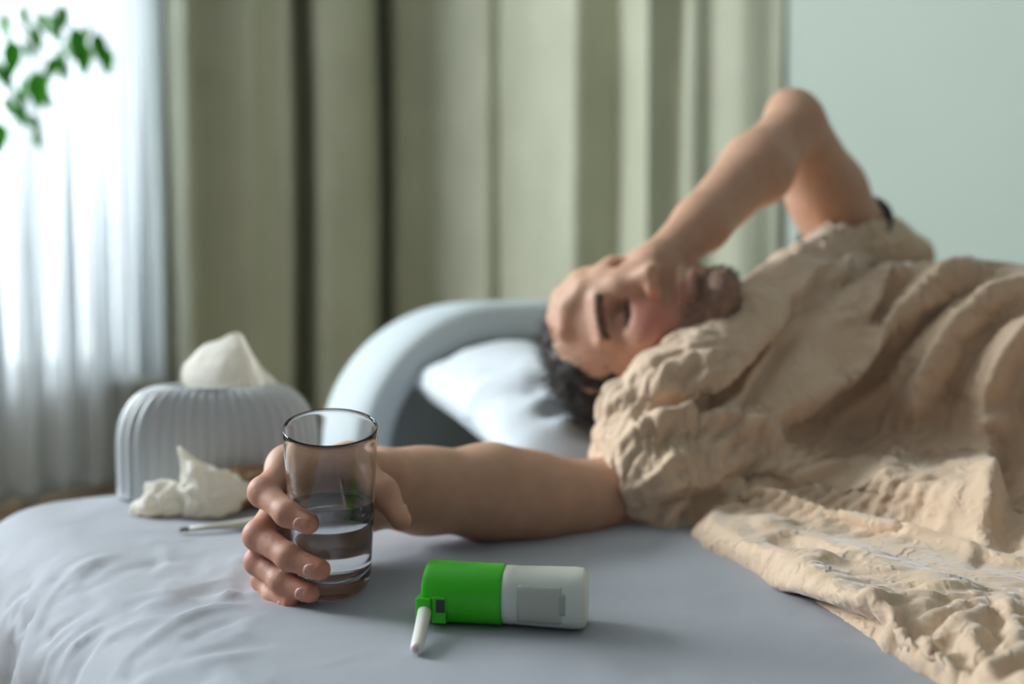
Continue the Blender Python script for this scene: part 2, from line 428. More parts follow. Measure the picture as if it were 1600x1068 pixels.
# ------------------------------------------------------------------ curtains
def curtain(name, path, z0, z1, m, label, group=None, thick=.003, flare=0, seed=0, n=8, nz=30, hooks=True, wob=.006):
    """pleated cloth hung from z1 to z0 along a plan path"""
    c = thing(name, (path[0][0], path[0][1], z1), label, 'curtain', group)
    sp = spline(path, n); cen = np.array(path).mean(0)
    vs, fs = [], []; m_ = len(sp)
    L = np.r_[0, np.cumsum(np.linalg.norm(np.diff(sp, axis=0), axis=1))]
    tn = np.gradient(sp, axis=0); tn /= np.linalg.norm(tn, axis=1)[:, None]; nn = np.stack([-tn[:, 1], tn[:, 0]], 1)
    for j in range(nz+1):
        t = j/nz; z = z0 + (z1-z0)*t
        for i in range(m_):
            w = wob*math.sin(L[i]*9 + t*5 + seed) + wob*.6*math.sin(L[i]*23 - t*8 + seed*2) + flare*(1-t)**2*math.sin(L[i]*38 + seed + 1.5*t)
            q = sp[i] + nn[i]*w
            vs.append((q[0], q[1], z))
    for j in range(nz):
        for i in range(m_-1):
            a = j*m_+i; fs.append((a, a+1, a+m_+1, a+m_))
    o = link('cloth', mesh(name+'_cloth', vs, fs), m, c)
    if thick:
        md = o.modifiers.new('thickness', 'SOLIDIFY'); md.thickness = thick; md.offset = 0
    if hooks:
        # stitched hem band at the bottom
        hv, hf = [], []
        for j, z in enumerate((z0, z0+.05)):
            for i in range(m_):
                q = sp[i]; a = vs[(0 if j == 0 else 1)*m_+i]; hv.append((a[0], a[1], z))
        for i in range(m_-1): hf.append((i, i+1, m_+i+1, m_+i))
        h = link('hem', mesh(name+'_hem', hv, hf), m, c); md = h.modifiers.new('thickness', 'SOLIDIFY'); md.thickness = thick+.003; md.offset = 0
    return c
left_path = [(-1.1331, 3.2700), (-1.1397, 3.3200), (-1.1167, 3.2900), (-1.0186, 3.1500), (-1.0224, 3.2000), (-1.0385, 3.2900), (-0.9682, 3.3100), (-0.8592, 3.3000), (-0.8306, 3.3300), (-0.7799, 3.3700), (-0.7452, 3.3700),
             (-0.7585, 3.4600), (-0.7842, 3.6200), (-0.7348, 3.6400), (-0.6935, 3.4800), (-0.6467, 3.4100), (-0.5639, 3.4400), (-0.4981, 3.4900), (-0.4875, 3.5600), (-0.4998, 3.7200)]
curtain('beige_curtain', left_path, .015, 2.52, m_curtain, 'darker olive-beige curtain hanging between the bright window and the headboard', 'sage beige curtains', seed=1)
right_path = [(-0.5112, 3.8600), (-0.4801, 3.8500), (-0.4544, 3.7400), (-0.4282, 3.6600), (-0.3647, 3.6600), (-0.2949, 3.6700), (-0.2621, 3.6400), (-0.2230, 3.5400), (-0.1539, 3.4200), (-0.0899, 3.3300), (-0.0642, 3.3300), (-0.0451, 3.3400), (0.0000, 3.2200),
              (0.0974, 3.0300), (0.1666, 2.8800), (0.1894, 2.8600), (0.2407, 2.8800), (0.3020, 2.9000), (0.3162, 2.8600), (0.3347, 2.7400), (0.3523, 2.6600), (0.3653, 2.6550), (0.4135, 2.6800), (0.4583, 2.6800),
              (0.4666, 2.6300), (0.5241, 2.6300), (0.5760, 2.5600), (0.6217, 2.5450), (0.6381, 2.5450), (0.6564, 2.5400), (0.6766, 2.5300)]
curtain('beige_curtain', right_path, .015, 2.52, m_curtain, 'brighter pale curtain with deep pleats hanging behind the headboard, beside the plain green wall', 'sage beige curtains', seed=4)
sp = []
base = np.array([(-1.1841, 3.4300), (-1.8823, 2.4000)])
for i in range(64):
    t = i/63; q = base[0]*(1-t) + base[1]*t
    amp = .035*(1 + .4*math.sin(i*1.7)); q = q + v2*amp*(1 if i % 2 else -1)*.75
    sp.append(tuple(q))
curtain('sheer_curtain', sp, .02, 2.5, m_sheer, 'white translucent sheer curtain glowing in front of the window at far left', None, thick=0, flare=.03, n=5, hooks=True)
# rod above the frame
ra, rb = Vector((*(-2.0163, 2.5500), 2.56)), Vector((*(-0.4603, 3.5800), 2.56)); rc = Vector((*(0.6600, 2.3600), 2.56))
rod = thing('curtain_rail', ra, 'white curtain rail running around the corner above the curtains', 'curtain rail')
link('rail', tube('rail', [ra, rb, rc], .012), m_trim, rod)
for t in (.02, .5, .97):
    for a, b in ((ra, rb), (rb, rc)):
        p = a.lerp(b, t); link('bracket', tube('bracket', [p, p + Vector((0, 0, .14))], .006), m_trim, rod)

# ------------------------------------------------------------------ bed
C0 = Vector((-.62, 1.08, 0))
RB = np.array([[.8, .6, 0], [.6, -.8, 0], [0, 0, 1]])    # rows u, v, z: world -> bed axes
BW, BL = 1.5, 2.05
cb = C0 + U*BW/2 + V*BL/2
def bedpt(u, v, z): q = C0 + U*u + V*v; return (q.x, q.y, z)
def rbox2(cx, cy, cz, hx, hy, hz, rp, rz):
    """box in bed axes with plan corner radius rp and edge rounding rz"""
    c = np.array((cx, cy, cz))
    def f(p):
        q = (p-c)@RB.T
        a = np.abs(q[:, 0])-hx+rp; b = np.abs(q[:, 1])-hy+rp
        d2 = np.hypot(np.maximum(a, 0), np.maximum(b, 0)) + np.minimum(np.maximum(a, b), 0) - rp + rz
        dz = np.abs(q[:, 2])-hz+rz
        return np.hypot(np.maximum(d2, 0), np.maximum(dz, 0)) + np.minimum(np.maximum(d2, dz), 0) - rz
    return f
bed = thing('bed', bedpt(BW/2, BL/2, 0), 'wide low bed with grey-blue fitted sheet and pale curved headboard', 'bed')
mm_ = Sculpt(); mh = .125; mm_.add(rbox2(cb.x, cb.y, BED-mh, BW/2, BL/2, mh, .10, .075), (cb.x-1.3, cb.y-1.3, BED-2*mh), (cb.x+1.3, cb.y+1.3, BED))
mv, mf = mm_.build(.006, mar=.02)
keep = mv[:, 2] > BED-2*mh+.01
mf = mf[keep[mf].all(1)]
nr = vnormals(mv, mf)
lv = (mv - np.array(C0))@RB.T
edge = np.clip(1-np.minimum(lv[:, 0], BL)/.35, 0, 1)      # sheet is slacker towards its left edge
near = (mv[:, 1] < 1.6)
d = np.zeros(len(mv)); d[near] = .0025*vturb(mv[near], 5, 3.1) + .002*edge[near]*vnoise(mv[near], 17, 9)
side = np.clip((BED-.03-mv[:, 2])/.05, 0, 1); d[near] += side[near]*.005*np.sin(lv[near, 1]*70 + 3*vnoise(mv[near], 6, 2))
mv = mv + nr*d[:, None]
SHEET = [(.0022, .004, 1, [(-0.2982, 0.7648, 0.4500), (-0.2691, 0.7601, 0.4500), (-0.2310, 0.7494, 0.4500)]), (.0018, .004, 1, [(-0.3249, 0.9249, 0.4500), (-0.3019, 0.8516, 0.4500), (-0.2957, 0.8007, 0.4500)]),
 (.003, .005, 1, [(-0.3468, 0.7042, 0.4500), (-0.3314, 0.7109, 0.4500), (-0.3086, 0.7123, 0.4500)]), (.003, .005, 1, [(-0.3367, 0.6546, 0.4500), (-0.3432, 0.6873, 0.4500), (-0.3431, 0.7042, 0.4500)]), (.002, .004, 1, [(-0.3649, 0.7679, 0.4500), (-0.3681, 0.8007, 0.4500)]),
 (.003, .005, 1, [(-0.2780, 0.6400, 0.4500), (-0.2836, 0.6688, 0.4500)]), (.002, .005, 1, [(-0.2549, 0.6570, 0.4500), (-0.2484, 0.6873, 0.4500), (-0.2291, 0.7275, 0.4500), (-0.1976, 0.7347, 0.4500)]), (.0016, .004, 1, [(-0.3872, 0.7494, 0.4500), (-0.4062, 0.7889, 0.4500), (-0.4214, 0.8421, 0.4500)]),
 (.002, .006, 1, [(-0.3197, 0.6570, 0.4500), (-0.3122, 0.6546, 0.4500), (-0.3122, 0.6640, 0.4500)]), (.0015, .005, 1, [(-0.2166, 0.7420, 0.4500), (-0.2336, 0.8147, 0.4500), (-0.2448, 0.8920, 0.4500)]), (-.003, .012, 0, [(-0.2486, 0.6186, 0.4500), (-0.2183, 0.6135, 0.4500), (-0.1864, 0.6015, 0.4500)])]
mv = strokes(mv, vnormals(mv, mf), [(a*1.5, w, s_, p) for a, w, s_, p in SHEET])
rs = np.random.RandomState(5); nr = vnormals(mv, mf); cr = []
cd_ = np.where((mv[:, 2] > BED-.12) & (mv[:, 0] < -.18) & (mv[:, 1] < .86) & (mv[:, 1] > .5))[0]
for i in rs.choice(cd_, 130):
    n0_ = nr[i]; d_ = rs.normal(0, 1, 3) + np.array([.8, .6, .3]); d_ -= n0_*(d_@n0_); d_ /= np.linalg.norm(d_); L_ = rs.uniform(.01, .045)
    cr.append((rs.choice([1, -1])*rs.uniform(.0012, .0032), rs.uniform(.004, .0075), 1, [mv[i]-d_*L_, mv[i]+np.cross(n0_, d_)*L_*rs.normal(0, .2), mv[i]+d_*L_]))
mv = strokes(mv, nr, cr)
link('sheet_covered_mattress', mesh('mattress', mv, mf), m_sheet, bed)
link('bed_base', boxmesh('bed_base', (.05, .05, .09), (BW-.05, BL-.05, BED-2*mh+.03), .015, RW, tuple(C0)), m_panel, bed)
for a, b in ((.12, .12), (BW-.12, .12), (.12, BL-.12), (BW-.12, BL-.12)):
    q = bedpt(a, b, 0); link('leg', tube('leg', [(q[0], q[1], 0), (q[0], q[1], .1)], [.02, .028], 16), m_trim, bed)
# headboard: thick padded arch standing at the head end, recessed panel inside it
HL, HR, HT = .54, 1.42, .622
def arch(rr_, n=14):
    L, R = HL+.034, HR-.034; T = HT
    pts = [(L, .12), (L, .30), (L, .40)]
    for k in range(n+1):
        a = math.pi - math.pi/2*k/n; pts.append((L+rr_+rr_*math.cos(a), T-rr_*.86 + rr_*.86*math.sin(a)))
    for k in range(n+1):
        a = math.pi/2 - math.pi/2*k/n; pts.append((R-rr_+rr_*math.cos(a), T-rr_*.86 + rr_*.86*math.sin(a)))
    return pts + [(R, .40), (R, .30), (R, .12)]
ap = arch(.23); vs, fs = [], []; n = 28
for i, (a, z) in enumerate(ap):
    p0 = ap[max(i-1, 0)]; p1 = ap[min(i+1, len(ap)-1)]; t = np.array([p1[0]-p0[0], p1[1]-p0[1]]); t /= np.linalg.norm(t); nrm = np.array([-t[1], t[0]])
    for k in range(n):
        th = 2*math.pi*k/n; c, s_ = math.cos(th), math.sin(th)
        ex = .034*math.copysign(abs(c)**.6, c); ey = .075*math.copysign(abs(s_)**.6, s_)
        vs.append(bedpt(a + nrm[0]*ex, -.14 + ey, z + nrm[1]*ex))
for i in range(len(ap)-1):
    for k in range(n): fs.append((i*n+k, i*n+(k+1) % n, (i+1)*n+(k+1) % n, (i+1)*n+k))
fs += [tuple(range(n)), tuple(range((len(ap)-1)*n, len(ap)*n))]
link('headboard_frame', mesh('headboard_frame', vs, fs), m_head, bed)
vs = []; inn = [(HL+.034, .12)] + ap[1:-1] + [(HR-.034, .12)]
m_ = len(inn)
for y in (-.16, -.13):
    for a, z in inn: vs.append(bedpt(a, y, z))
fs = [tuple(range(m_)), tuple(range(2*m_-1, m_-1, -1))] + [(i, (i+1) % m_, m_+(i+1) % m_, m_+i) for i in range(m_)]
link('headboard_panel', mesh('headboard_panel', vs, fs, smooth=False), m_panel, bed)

# pillow
def pillow(name, c, ax, hx, hy, hz, m, label, items=()):
    ax = np.array(ax, float)                       # rows: local axes
    n1, n2 = 90, 70; vs, fs = [], []
    for sgn in (1, -1):
        for j in range(n2+1):
            for i in range(n1+1):
                x = -1+2*i/n1; y = -1+2*j/n2
                sx = x*(1-.09*(1-abs(y)**2)*abs(x)**3); sy = y*(1-.09*(1-abs(x)**2)*abs(y)**3)
                e = max(0, 1-abs(x)**2.6)**.5*max(0, 1-abs(y)**2.6)**.5
                z = e**.85
                vs.append((sx*hx, sy*hy, sgn*z*hz*(1 if sgn > 0 else .75)))
    k = (n1+1)*(n2+1)
    for s_ in (0, 1):
        for j in range(n2):
            for i in range(n1):
                a = s_*k + j*(n1+1)+i; q = (a, a+1, a+n1+2, a+n1+1); fs.append(q if s_ == 0 else q[::-1])
    vs = np.array(vs)
    return vs, fs, ax
PC = np.array((.255, 1.43, .508))
pax = np.array([[.943, .333, 0], [-.330, .935, .13], [.043, -.1225, .99]])
vs, fs, _ = pillow('pillow', PC, pax, .36, .245, .085, m_pillow, '')
wv = vs@pax + PC
hd = np.array((.17, 1.17, .60))
dd = np.exp(-(((wv-hd)[:, :2]**2).sum(1))/.022)
wv[:, 2] -= np.where(vs[:, 2] > 0, .045*dd, 0)
wv += np.stack([np.zeros(len(wv)), np.zeros(len(wv)), .010*vturb(wv, 6, 5)*np.clip(vs[:, 2]/.04, -1, 1)], 1)
ff = np.array(fs)
PFOLD = [(-.010, .012, 0, [(0.0158, 1.2200, 0.4948), (0.0438, 1.2300, 0.5253), (0.0762, 1.2400, 0.5545)]), (-.009, .012, 0, [(-0.0337, 1.3000, 0.5069), (0.0000, 1.3000, 0.5365), (0.0414, 1.2800, 0.5498)]), (.010, .016, 0, [(-0.0081, 1.2500, 0.4898), (0.0324, 1.2500, 0.5306), (0.0570, 1.2600, 0.5538)]), (.010, .015, 0, [(0.0389, 1.2000, 0.4903), (0.0699, 1.2000, 0.5256), (0.0970, 1.2000, 0.5530)]),
         (.010, .018, 0, [(-0.0689, 1.3300, 0.5024), (-0.0260, 1.3400, 0.5428), (0.0420, 1.3000, 0.5593)]), (-.012, .02, 0, [(-0.0362, 1.4000, 0.5467), (0.0176, 1.3600, 0.5599)]), (.012, .03, 0, [(-0.0968, 1.5000, 0.5746), (-0.0193, 1.5000, 0.5824), (0.0484, 1.5000, 0.5746)])]
wv = strokes(wv, vnormals(wv, ff), PFOLD)
pl = link('pillow', mesh('pillow', wv, ff), m_pillow); tag(pl, 'plump white pillow under the man\'s head in front of the curved headboard', 'pillow')
# ------------------------------------------------------------------ linen blanket over the body
Bl = Sculpt()
k = .035
# upper arm, shoulders, chest, hips and legs under the cloth
Bl.chain([(0.1533, 1.0250, 0.4927), (0.2213, 1.0650, 0.4999), (.27, 1.14, .545)], [.064, .074, .092], k)
Bl.cone((0.1470, 1.0300, 0.5200), (0.2063, 1.0600, 0.5217), .050, .055, .02)
Bl.cone((.27, 1.15, .545), (.49, 1.42, .605), .085, .095, k)
Bl.cone((.42, 1.27, .565), (.80, .98, .545), .145, .165, .05)
Bl.cone((.80, .98, .545), (1.30, .55, .52), .16, .13, .05)
Bl.cone((.46, 1.36, .56), (.86, 1.08, .55), .14, .16, .05)
# near skirt of the cloth down to the mattress
def poly(pts, zc, hz, r, k=.02):
    pts = np.array(pts, float)[:, :2]; e = np.roll(pts, -1, 0)-pts
    def f(p):
        q = p[:, :2]; d = np.full(len(q), 9.); s = np.ones(len(q))
        for i in range(len(pts)):
            w = q-pts[i]; h = np.clip(w@e[i]/(e[i]@e[i]), 0, 1); b = w-h[:, None]*e[i]; d = np.minimum(d, (b*b).sum(1))
            j = (i+1) % len(pts); c1 = q[:, 1] >= pts[i, 1]; c2 = q[:, 1] < pts[j, 1]; c3 = e[i, 0]*w[:, 1] > e[i, 1]*w[:, 0]
            s = np.where((c1 & c2 & c3) | (~c1 & ~c2 & ~c3), -s, s)
        d2 = s*np.sqrt(d) + r; dz = np.abs(p[:, 2]-zc)-hz+r
        return np.hypot(np.maximum(d2, 0), np.maximum(dz, 0)) + np.minimum(np.maximum(d2, dz), 0) - r
    return f, (pts[:, 0].min(), pts[:, 1].min(), zc-hz), (pts[:, 0].max(), pts[:, 1].max(), zc+hz)
hem = [(0.1742, 0.9006, 0.4500), (0.1958, 0.8555, 0.4500), (0.2111, 0.8059, 0.4500), (0.2247, 0.7450, 0.4500), (0.2393, 0.6873, 0.4500), (0.2515, 0.6367, 0.4500), (0.2600, 0.5957, 0.4500), (0.2721, 0.5414, 0.4500), (.38, .42, .45), (1.25, .22, .45), (1.5, .45, .45), (.9, 1.0, .45)]
f, lo, hi = poly(hem + [(0.3451, 1.0600, 0.4590), (0.2211, 1.0600, 0.4451)], BED+.006, .016, .012); Bl.add(f, lo, hi, .012)
f, lo, hi = poly([(0.2151, 1.0000, 0.4595), (0.3156, 0.9300, 0.4579), (0.3866, 0.8700, 0.4550), (.62, .72, .45), (1.2, .5, .45), (.9, 1.0, .45), (0.3279, 1.1200, 0.4602)], BED+.03, .03, .03); Bl.add(f, lo, hi, .05)
# rolled fold lying on the near side: its crest and a flap below it
Bl.chain([(0.1911, 0.9500, 0.4432), (0.2247, 0.9850, 0.4611), (0.2600, 0.9850, 0.4644), (0.3066, 0.9400, 0.4602), (0.3653, 0.8600, 0.4578), (0.4190, 0.8000, 0.4534), (.60, .66, .47)], [.014, .018, .019, .02, .022, .026, .03], .014)
Bl.chain([(0.1893, 0.9350, 0.4442), (0.2353, 0.9000, 0.4466), (0.2777, 0.8000, 0.4465), (0.3168, 0.7200, 0.4429), (0.3544, 0.6400, 0.4349)], [.013, .020, .023, .026, .03], .022)
# tucks at the lower left end
Bl.chain([(0.1324, 1.0000, 0.4476), (0.1575, 0.9850, 0.4448), (0.1905, 0.9800, 0.4513)], [.012, .018, .014], .010)
Bl.chain([(0.1549, 0.9900, 0.4553), (0.1955, 1.0000, 0.4628), (0.2410, 1.0000, 0.4661)], [.012, .015, .013], .010)
# loose collar roll from the near shoulder up to the far shoulder
roll = [(0.1217, 1.0450, 0.5665), (0.1553, 1.0450, 0.5856), (0.1941, 1.0550, 0.6009), (0.2619, 1.1150, 0.6442), (0.3483, 1.2200, 0.6985), (0.4310, 1.3200, 0.7355), (0.5241, 1.4000, 0.7493), (0.5685, 1.4200, 0.7274)]
Bl.chain(roll, [.022, .031, .035, .034, .030, .028, .03, .03], .012)
Bl.chain([(0.1189, 1.0500, 0.5577), (0.1093, 1.0400, 0.5183)], [.022, .018], .02)
Bl.cone((0.2283, 1.1400, 0.5752), (0.3785, 1.2800, 0.6591), .05, .06, .03)
Bl.ell((.365, 1.21, .595), (.10, .10, .10), k=.04)
Bl.ell((0.3391, 1.1650, 0.6327), (.06, .06, .06), k=.04)
# fold valley between the collar roll and the chest, sculpted in
Bl.chain([(0.2547, 1.0300, 0.4740), (0.3025, 1.0100, 0.4737), (0.3558, 0.9750, 0.4655), (0.4083, 0.9200, 0.4592)], [.006, .012, .014, .012], .02, 'c')
bv, bf = Bl.build(.0045, lo=(-.02, .15, BED-.012), hi=(1.65, 1.75, .86), mar=.04)
bv = relax(bv, bf, 2)
STEP = [
 (0.012, 0.03, 0.008, 0.02, 0.022, [(0.1693, 0.9980, 0.5582), (0.1981, 1.0214, 0.5802), (0.2361, 1.0459, 0.6126), (0.2785, 1.0817, 0.6459), (0.3168, 1.1131, 0.6730), (0.3786, 1.1805, 0.7016)]),
 (0.034, 0.055, 0.012, 0.03, 0.034, [(0.2629, 1.0149, 0.5525), (0.2985, 1.0485, 0.5634), (0.3526, 1.0919, 0.5861), (0.4096, 1.1038, 0.6263), (0.4538, 1.1026, 0.6591), (0.4934, 1.1140, 0.6873), (0.5369, 1.1471, 0.7074)]),
 (0.03, 0.022, 0.014, 0.032, 0.036, [(0.4316, 1.0651, 0.5278), (0.4407, 1.0649, 0.5695), (0.4507, 1.0647, 0.6027), (0.4743, 1.0676, 0.6397), (0.5103, 1.0733, 0.6712), (0.5668, 1.0775, 0.6960)]),
 (0.024, 0.03, 0.014, 0.024, 0.032, [(0.3877, 0.8132, 0.4775), (0.4302, 0.8840, 0.5107), (0.4948, 1.0185, 0.5487), (0.4995, 1.0232, 0.5979), (0.5282, 1.0254, 0.6408), (0.5660, 1.0239, 0.6673)]),
 (0.018, 0.026, 0.009, 0.018, 0.02, [(0.3783, 1.1096, 0.6502), (0.4198, 1.1362, 0.6710), (0.4610, 1.1589, 0.6956)]),
 (0.015, 0.022, 0.008, 0.014, 0.016, [(0.3361, 1.1131, 0.6716), (0.3958, 1.1866, 0.6986), (0.5015, 1.3610, 0.7193), (0.5689, 1.3877, 0.7303)]),
 (0.014, 0.02, 0.008, 0.012, 0.014, [(0.2223, 1.0101, 0.5631), (0.2465, 1.0454, 0.5855), (0.2695, 1.0714, 0.6105), (0.2917, 1.0915, 0.6370)]),
 (0.01, 0.012, 0.012, 0.006, 0.03, [(0.1065, 0.9949, 0.5327), (0.1470, 0.9910, 0.5553), (0.2028, 1.0041, 0.5600), (0.2540, 1.0052, 0.5480), (0.2806, 1.0060, 0.5308)]),
 (0.014, 0.012, 0.012, 0.022, 0.034, [(0.4044, 0.7730, 0.4731), (0.3428, 0.8540, 0.4760), (0.2903, 0.9163, 0.4766), (0.2500, 0.9600, 0.4843), (0.2024, 0.9718, 0.4842)]),
 (0.011, 0.02, 0.005, 0.014, 0.014, [(0.2091, 0.8273, 0.4434), (0.2249, 0.7462, 0.4601), (0.2407, 0.6926, 0.4667), (0.2622, 0.6549, 0.4719)]),
]
FOLD = [
 (-0.0144, 0.006, 0, [(0.1791, 1.0065, 0.5636), (0.2034, 1.0219, 0.5841), (0.2404, 1.0501, 0.6143), (0.2810, 1.0835, 0.6465), (0.3183, 1.1132, 0.6730), (0.3548, 1.1401, 0.6928)]),
 (0.0144, 0.01, 1, [(0.3205, 1.0334, 0.5194), (0.3505, 1.0816, 0.5336), (0.3910, 1.0970, 0.5620), (0.4204, 1.0850, 0.5896), (0.4482, 1.0746, 0.6192), (0.4782, 1.0741, 0.6504), (0.5237, 1.0968, 0.6903)]),
 (0.0096, 0.012, 1, [(0.2821, 1.0326, 0.5567), (0.3158, 1.0555, 0.5501), (0.3511, 1.0838, 0.5376)]),
 (0.0072, 0.01, 1, [(0.4585, 1.0495, 0.5578), (0.4678, 1.0505, 0.6020), (0.4919, 1.0458, 0.6295), (0.5343, 1.0384, 0.6588)]),
 (0.0072, 0.01, 1, [(0.4535, 1.3131, 0.7588), (0.5153, 1.3663, 0.7681)]),
 (-0.0120, 0.01, 0, [(0.1201, 1.0025, 0.5543), (0.1494, 1.0036, 0.5640), (0.1800, 1.0114, 0.5669)]),
 (0.0048, 0.006, 1, [(0.1096, 0.9878, 0.5274), (0.1142, 0.9749, 0.4874), (0.1207, 0.9844, 0.4554)]),
 (-0.0108, 0.01, 0, [(0.1269, 0.9735, 0.4659), (0.1638, 0.9638, 0.4784), (0.2024, 0.9714, 0.4818), (0.2510, 0.9640, 0.4885)]),
 (-0.0096, 0.01, 0, [(0.1639, 0.9663, 0.4535), (0.1799, 0.9680, 0.4595), (0.1925, 0.9525, 0.4690)]),
 (0.0072, 0.012, 1, [(0.2877, 1.0469, 0.5717), (0.3203, 1.0736, 0.5894), (0.3382, 1.0927, 0.6157), (0.3704, 1.1071, 0.6503)]),
 (-0.0072, 0.01, 0, [(0.3477, 1.1028, 0.6505), (0.3612, 1.1000, 0.6365), (0.3529, 1.0948, 0.6156)]),
 (-0.0072, 0.01, 0, [(0.3796, 1.1138, 0.6572), (0.3893, 1.1098, 0.6431), (0.3757, 1.1001, 0.6223)]),
 (-0.0168, 0.03, 0, [(0.3185, 1.0008, 0.5120), (0.3221, 0.9344, 0.5030), (0.3397, 0.8992, 0.4897), (0.3639, 0.8585, 0.4850)]),
 (0.0060, 0.01, 1, [(0.3457, 0.9161, 0.5038), (0.3927, 1.0077, 0.5107), (0.4328, 1.0590, 0.5219), (0.4559, 1.0504, 0.5439)]),
 (0.0048, 0.008, 1, [(0.1259, 0.9674, 0.4928), (0.1504, 0.9646, 0.5137), (0.1805, 0.9758, 0.5263)]),
 (0.0048, 0.008, 1, [(0.1959, 0.9716, 0.4983), (0.2217, 0.9747, 0.5073), (0.2430, 0.9854, 0.5278)]),
 (0.0048, 0.01, 1, [(0.1958, 0.8559, 0.4601), (0.2240, 0.7968, 0.4714), (0.2671, 0.7706, 0.4738)]),
 (-0.0072, 0.014, 0, [(0.2322, 0.8678, 0.4741), (0.2481, 0.8256, 0.4741), (0.2734, 0.7893, 0.4777)]),
 (-0.0096, 0.02, 0, [(0.2631, 0.6573, 0.4719), (0.2728, 0.6102, 0.4719), (0.2848, 0.5690, 0.4720)]),
]
from mathutils.bvhtree import BVHTree
bv = steps(bv, vnormals(bv, bf), STEP)
bv = strokes(bv, vnormals(bv, bf), FOLD)
# loose length crumples into creases that run mostly with the pull of the folds
nr = vnormals(bv, bf)
fl_ = np.array([.62, .20, .60])[None] + .9*np.stack([vnoise(bv, 6, q) for q in (1., 5., 9.)], 1)
fl_ -= nr*(fl_*nr).sum(1)[:, None]; fl_ /= np.linalg.norm(fl_, axis=1)[:, None]+1e-9
across = np.cross(nr, fl_)*np.clip(1.08 + .9*vnoise(bv, 5.5, 17.), .6, 1.3)[:, None]*np.clip(1.5-bv[:, 0]/.9, .3, 1)[:, None]
zone = (bv[:, 1] < 1.62) & (bv[:, 0] < 1.15) & (bv[:, 2] > BED-.004)
bv = buckle(bv, bf, across, .38, 150, .12, -.009, .024, zone, seed=3.0, sc=15., amp=.005, pull=.002)
bv = buckle(bv, bf, np.cross(vnormals(bv, bf), across)*.8 + across*.5, .22, 70, .045, -.003, .007, zone, seed=8.0, sc=34., amp=.0016)
# the rim is tucked onto the mattress; cloth below the sheet level is left open
bf = bf[bv[bf].mean(1)[:, 2] > BED-.006]
bl = link('linen_blanket', mesh('linen_blanket', bv, bf), m_linen)
tag(bl, 'crumpled sand-coloured linen blanket drawn up over the lying man', 'blanket')
md = bl.modifiers.new('thickness', 'SOLIDIFY'); md.thickness = .004; md.offset = -1
# ------------------------------------------------------------------ the man: one continuous body
gl_tilt = math.radians(15)
GB = Vector((-0.1416, 0.7720, 0.4523)); GB.z = .4575
GA = Vector((.045, -math.sin(gl_tilt), math.cos(gl_tilt))).normalized()
Bd = Sculpt()
# --- right hand (around the glass), joints: MCP, PIP, DIP, tip
RH = {
 'index':  ([(-0.1819, 0.8000, 0.5455), (-0.1912, 0.7570, 0.5339), (-0.1677, 0.7330, 0.5227), (-0.1496, 0.7235, 0.5174)], [.0118, .0108, .0092, .0078]),
 'middle': ([(-0.1895, 0.8080, 0.5137), (-0.1970, 0.7620, 0.4986), (-0.1680, 0.7385, 0.4881), (-0.1426, 0.7265, 0.4819)], [.0115, .0108, .0094, .0082]),
 'ring':   ([(-0.1908, 0.8120, 0.4859), (-0.1994, 0.7700, 0.4760), (-0.1762, 0.7475, 0.4671), (-0.1514, 0.7335, 0.4622)], [.0108, .0100, .0088, .0076]),
 'pinky':  ([(-0.1897, 0.8200, 0.4658), (-0.1987, 0.7820, 0.4574), (-0.1853, 0.7600, 0.4516), (-0.1688, 0.7420, 0.4520)], [.0095, .0088, .0076, .0064]),
}
WR = (-0.1191, 0.8800, 0.5133)
for nm, (j, r) in RH.items():
    Bd.chain(j, r, .006)
    Bd.ell(j[1], (r[1]*1.04,)*3, k=.004)
# metacarpals
for nm, w in (('index', (-.002, 0, .010)), ('middle', (-.002, .004, .003)), ('ring', (-.002, .005, -.006)), ('pinky', (0, .004, -.014))):
    j, r = RH[nm]; Bd.cone(j[0], tuple(np.array(WR)+np.array(w)), r[0]*1.12, .0165, .014)
TH = ([(-0.1098, 0.8620, 0.5256), (-0.1352, 0.8260, 0.5438), (-0.1060, 0.8060, 0.5232), (-0.0895, 0.7890, 0.5040)], [.0175, .0140, .0112, .0088])
Bd.chain(TH[0], TH[1], .010)
Bd.cone(TH[0][1], RH['index'][0][0], .010, .011, .018)
Bd.cone((-0.1318, 0.8450, 0.5302), (-0.1611, 0.8250, 0.5206), .017, .015, .012)
Bd.cone((-0.1127, 0.8650, 0.4977), (-0.1526, 0.8350, 0.4826), .016, .014, .014)
# right forearm, elbow, upper arm
Bd.cone(WR, (-0.0825, 0.9050, 0.5026), .0315, .0365, .02)
Bd.chain([(-0.0825, 0.9050, 0.5026), (-0.0215, 0.9450, 0.4927), (0.0188, 0.9650, 0.4832)], [.0365, .0430, .0415], .02)
Bd.chain([(0.0188, 0.9650, 0.4832), (0.0611, 0.9880, 0.4748), (0.1360, 1.0450, 0.4728), (.27, 1.14, .545)], [.0405, .0350, .046, .062], .02)
# torso, shoulders, neck
Bd.cone((.28, 1.15, .545), (.47, 1.40, .60), .060, .065, .03)
Bd.cone((.40, 1.27, .560), (.74, 1.02, .55), .105, .115, .05)
# left arm raised, forearm down to the face
LS, LE, LW = (0.4894, 1.4200, 0.7274), (0.3601, 1.2800, 0.8899), (0.1586, 1.1050, 0.7121)
Bd.cone((.47, 1.40, .60), LS, .065, .060, .03)
Bd.cone(LS, (0.4235, 1.3550, 0.8122), .059, .050, .02)
Bd.cone((0.4235, 1.3550, 0.8122), LE, .050, .036, .02)
Bd.ell((0.3569, 1.2900, 0.9059), (.033,)*3, k=.012)
Bd.chain([LE, (0.2989, 1.2350, 0.8319), (0.2185, 1.1550, 0.7590), LW], [.034, .041, .0315, .0225], .015)
Bd.ell((0.3043, 1.2250, 0.8262), (.036,)*3, k=.02)
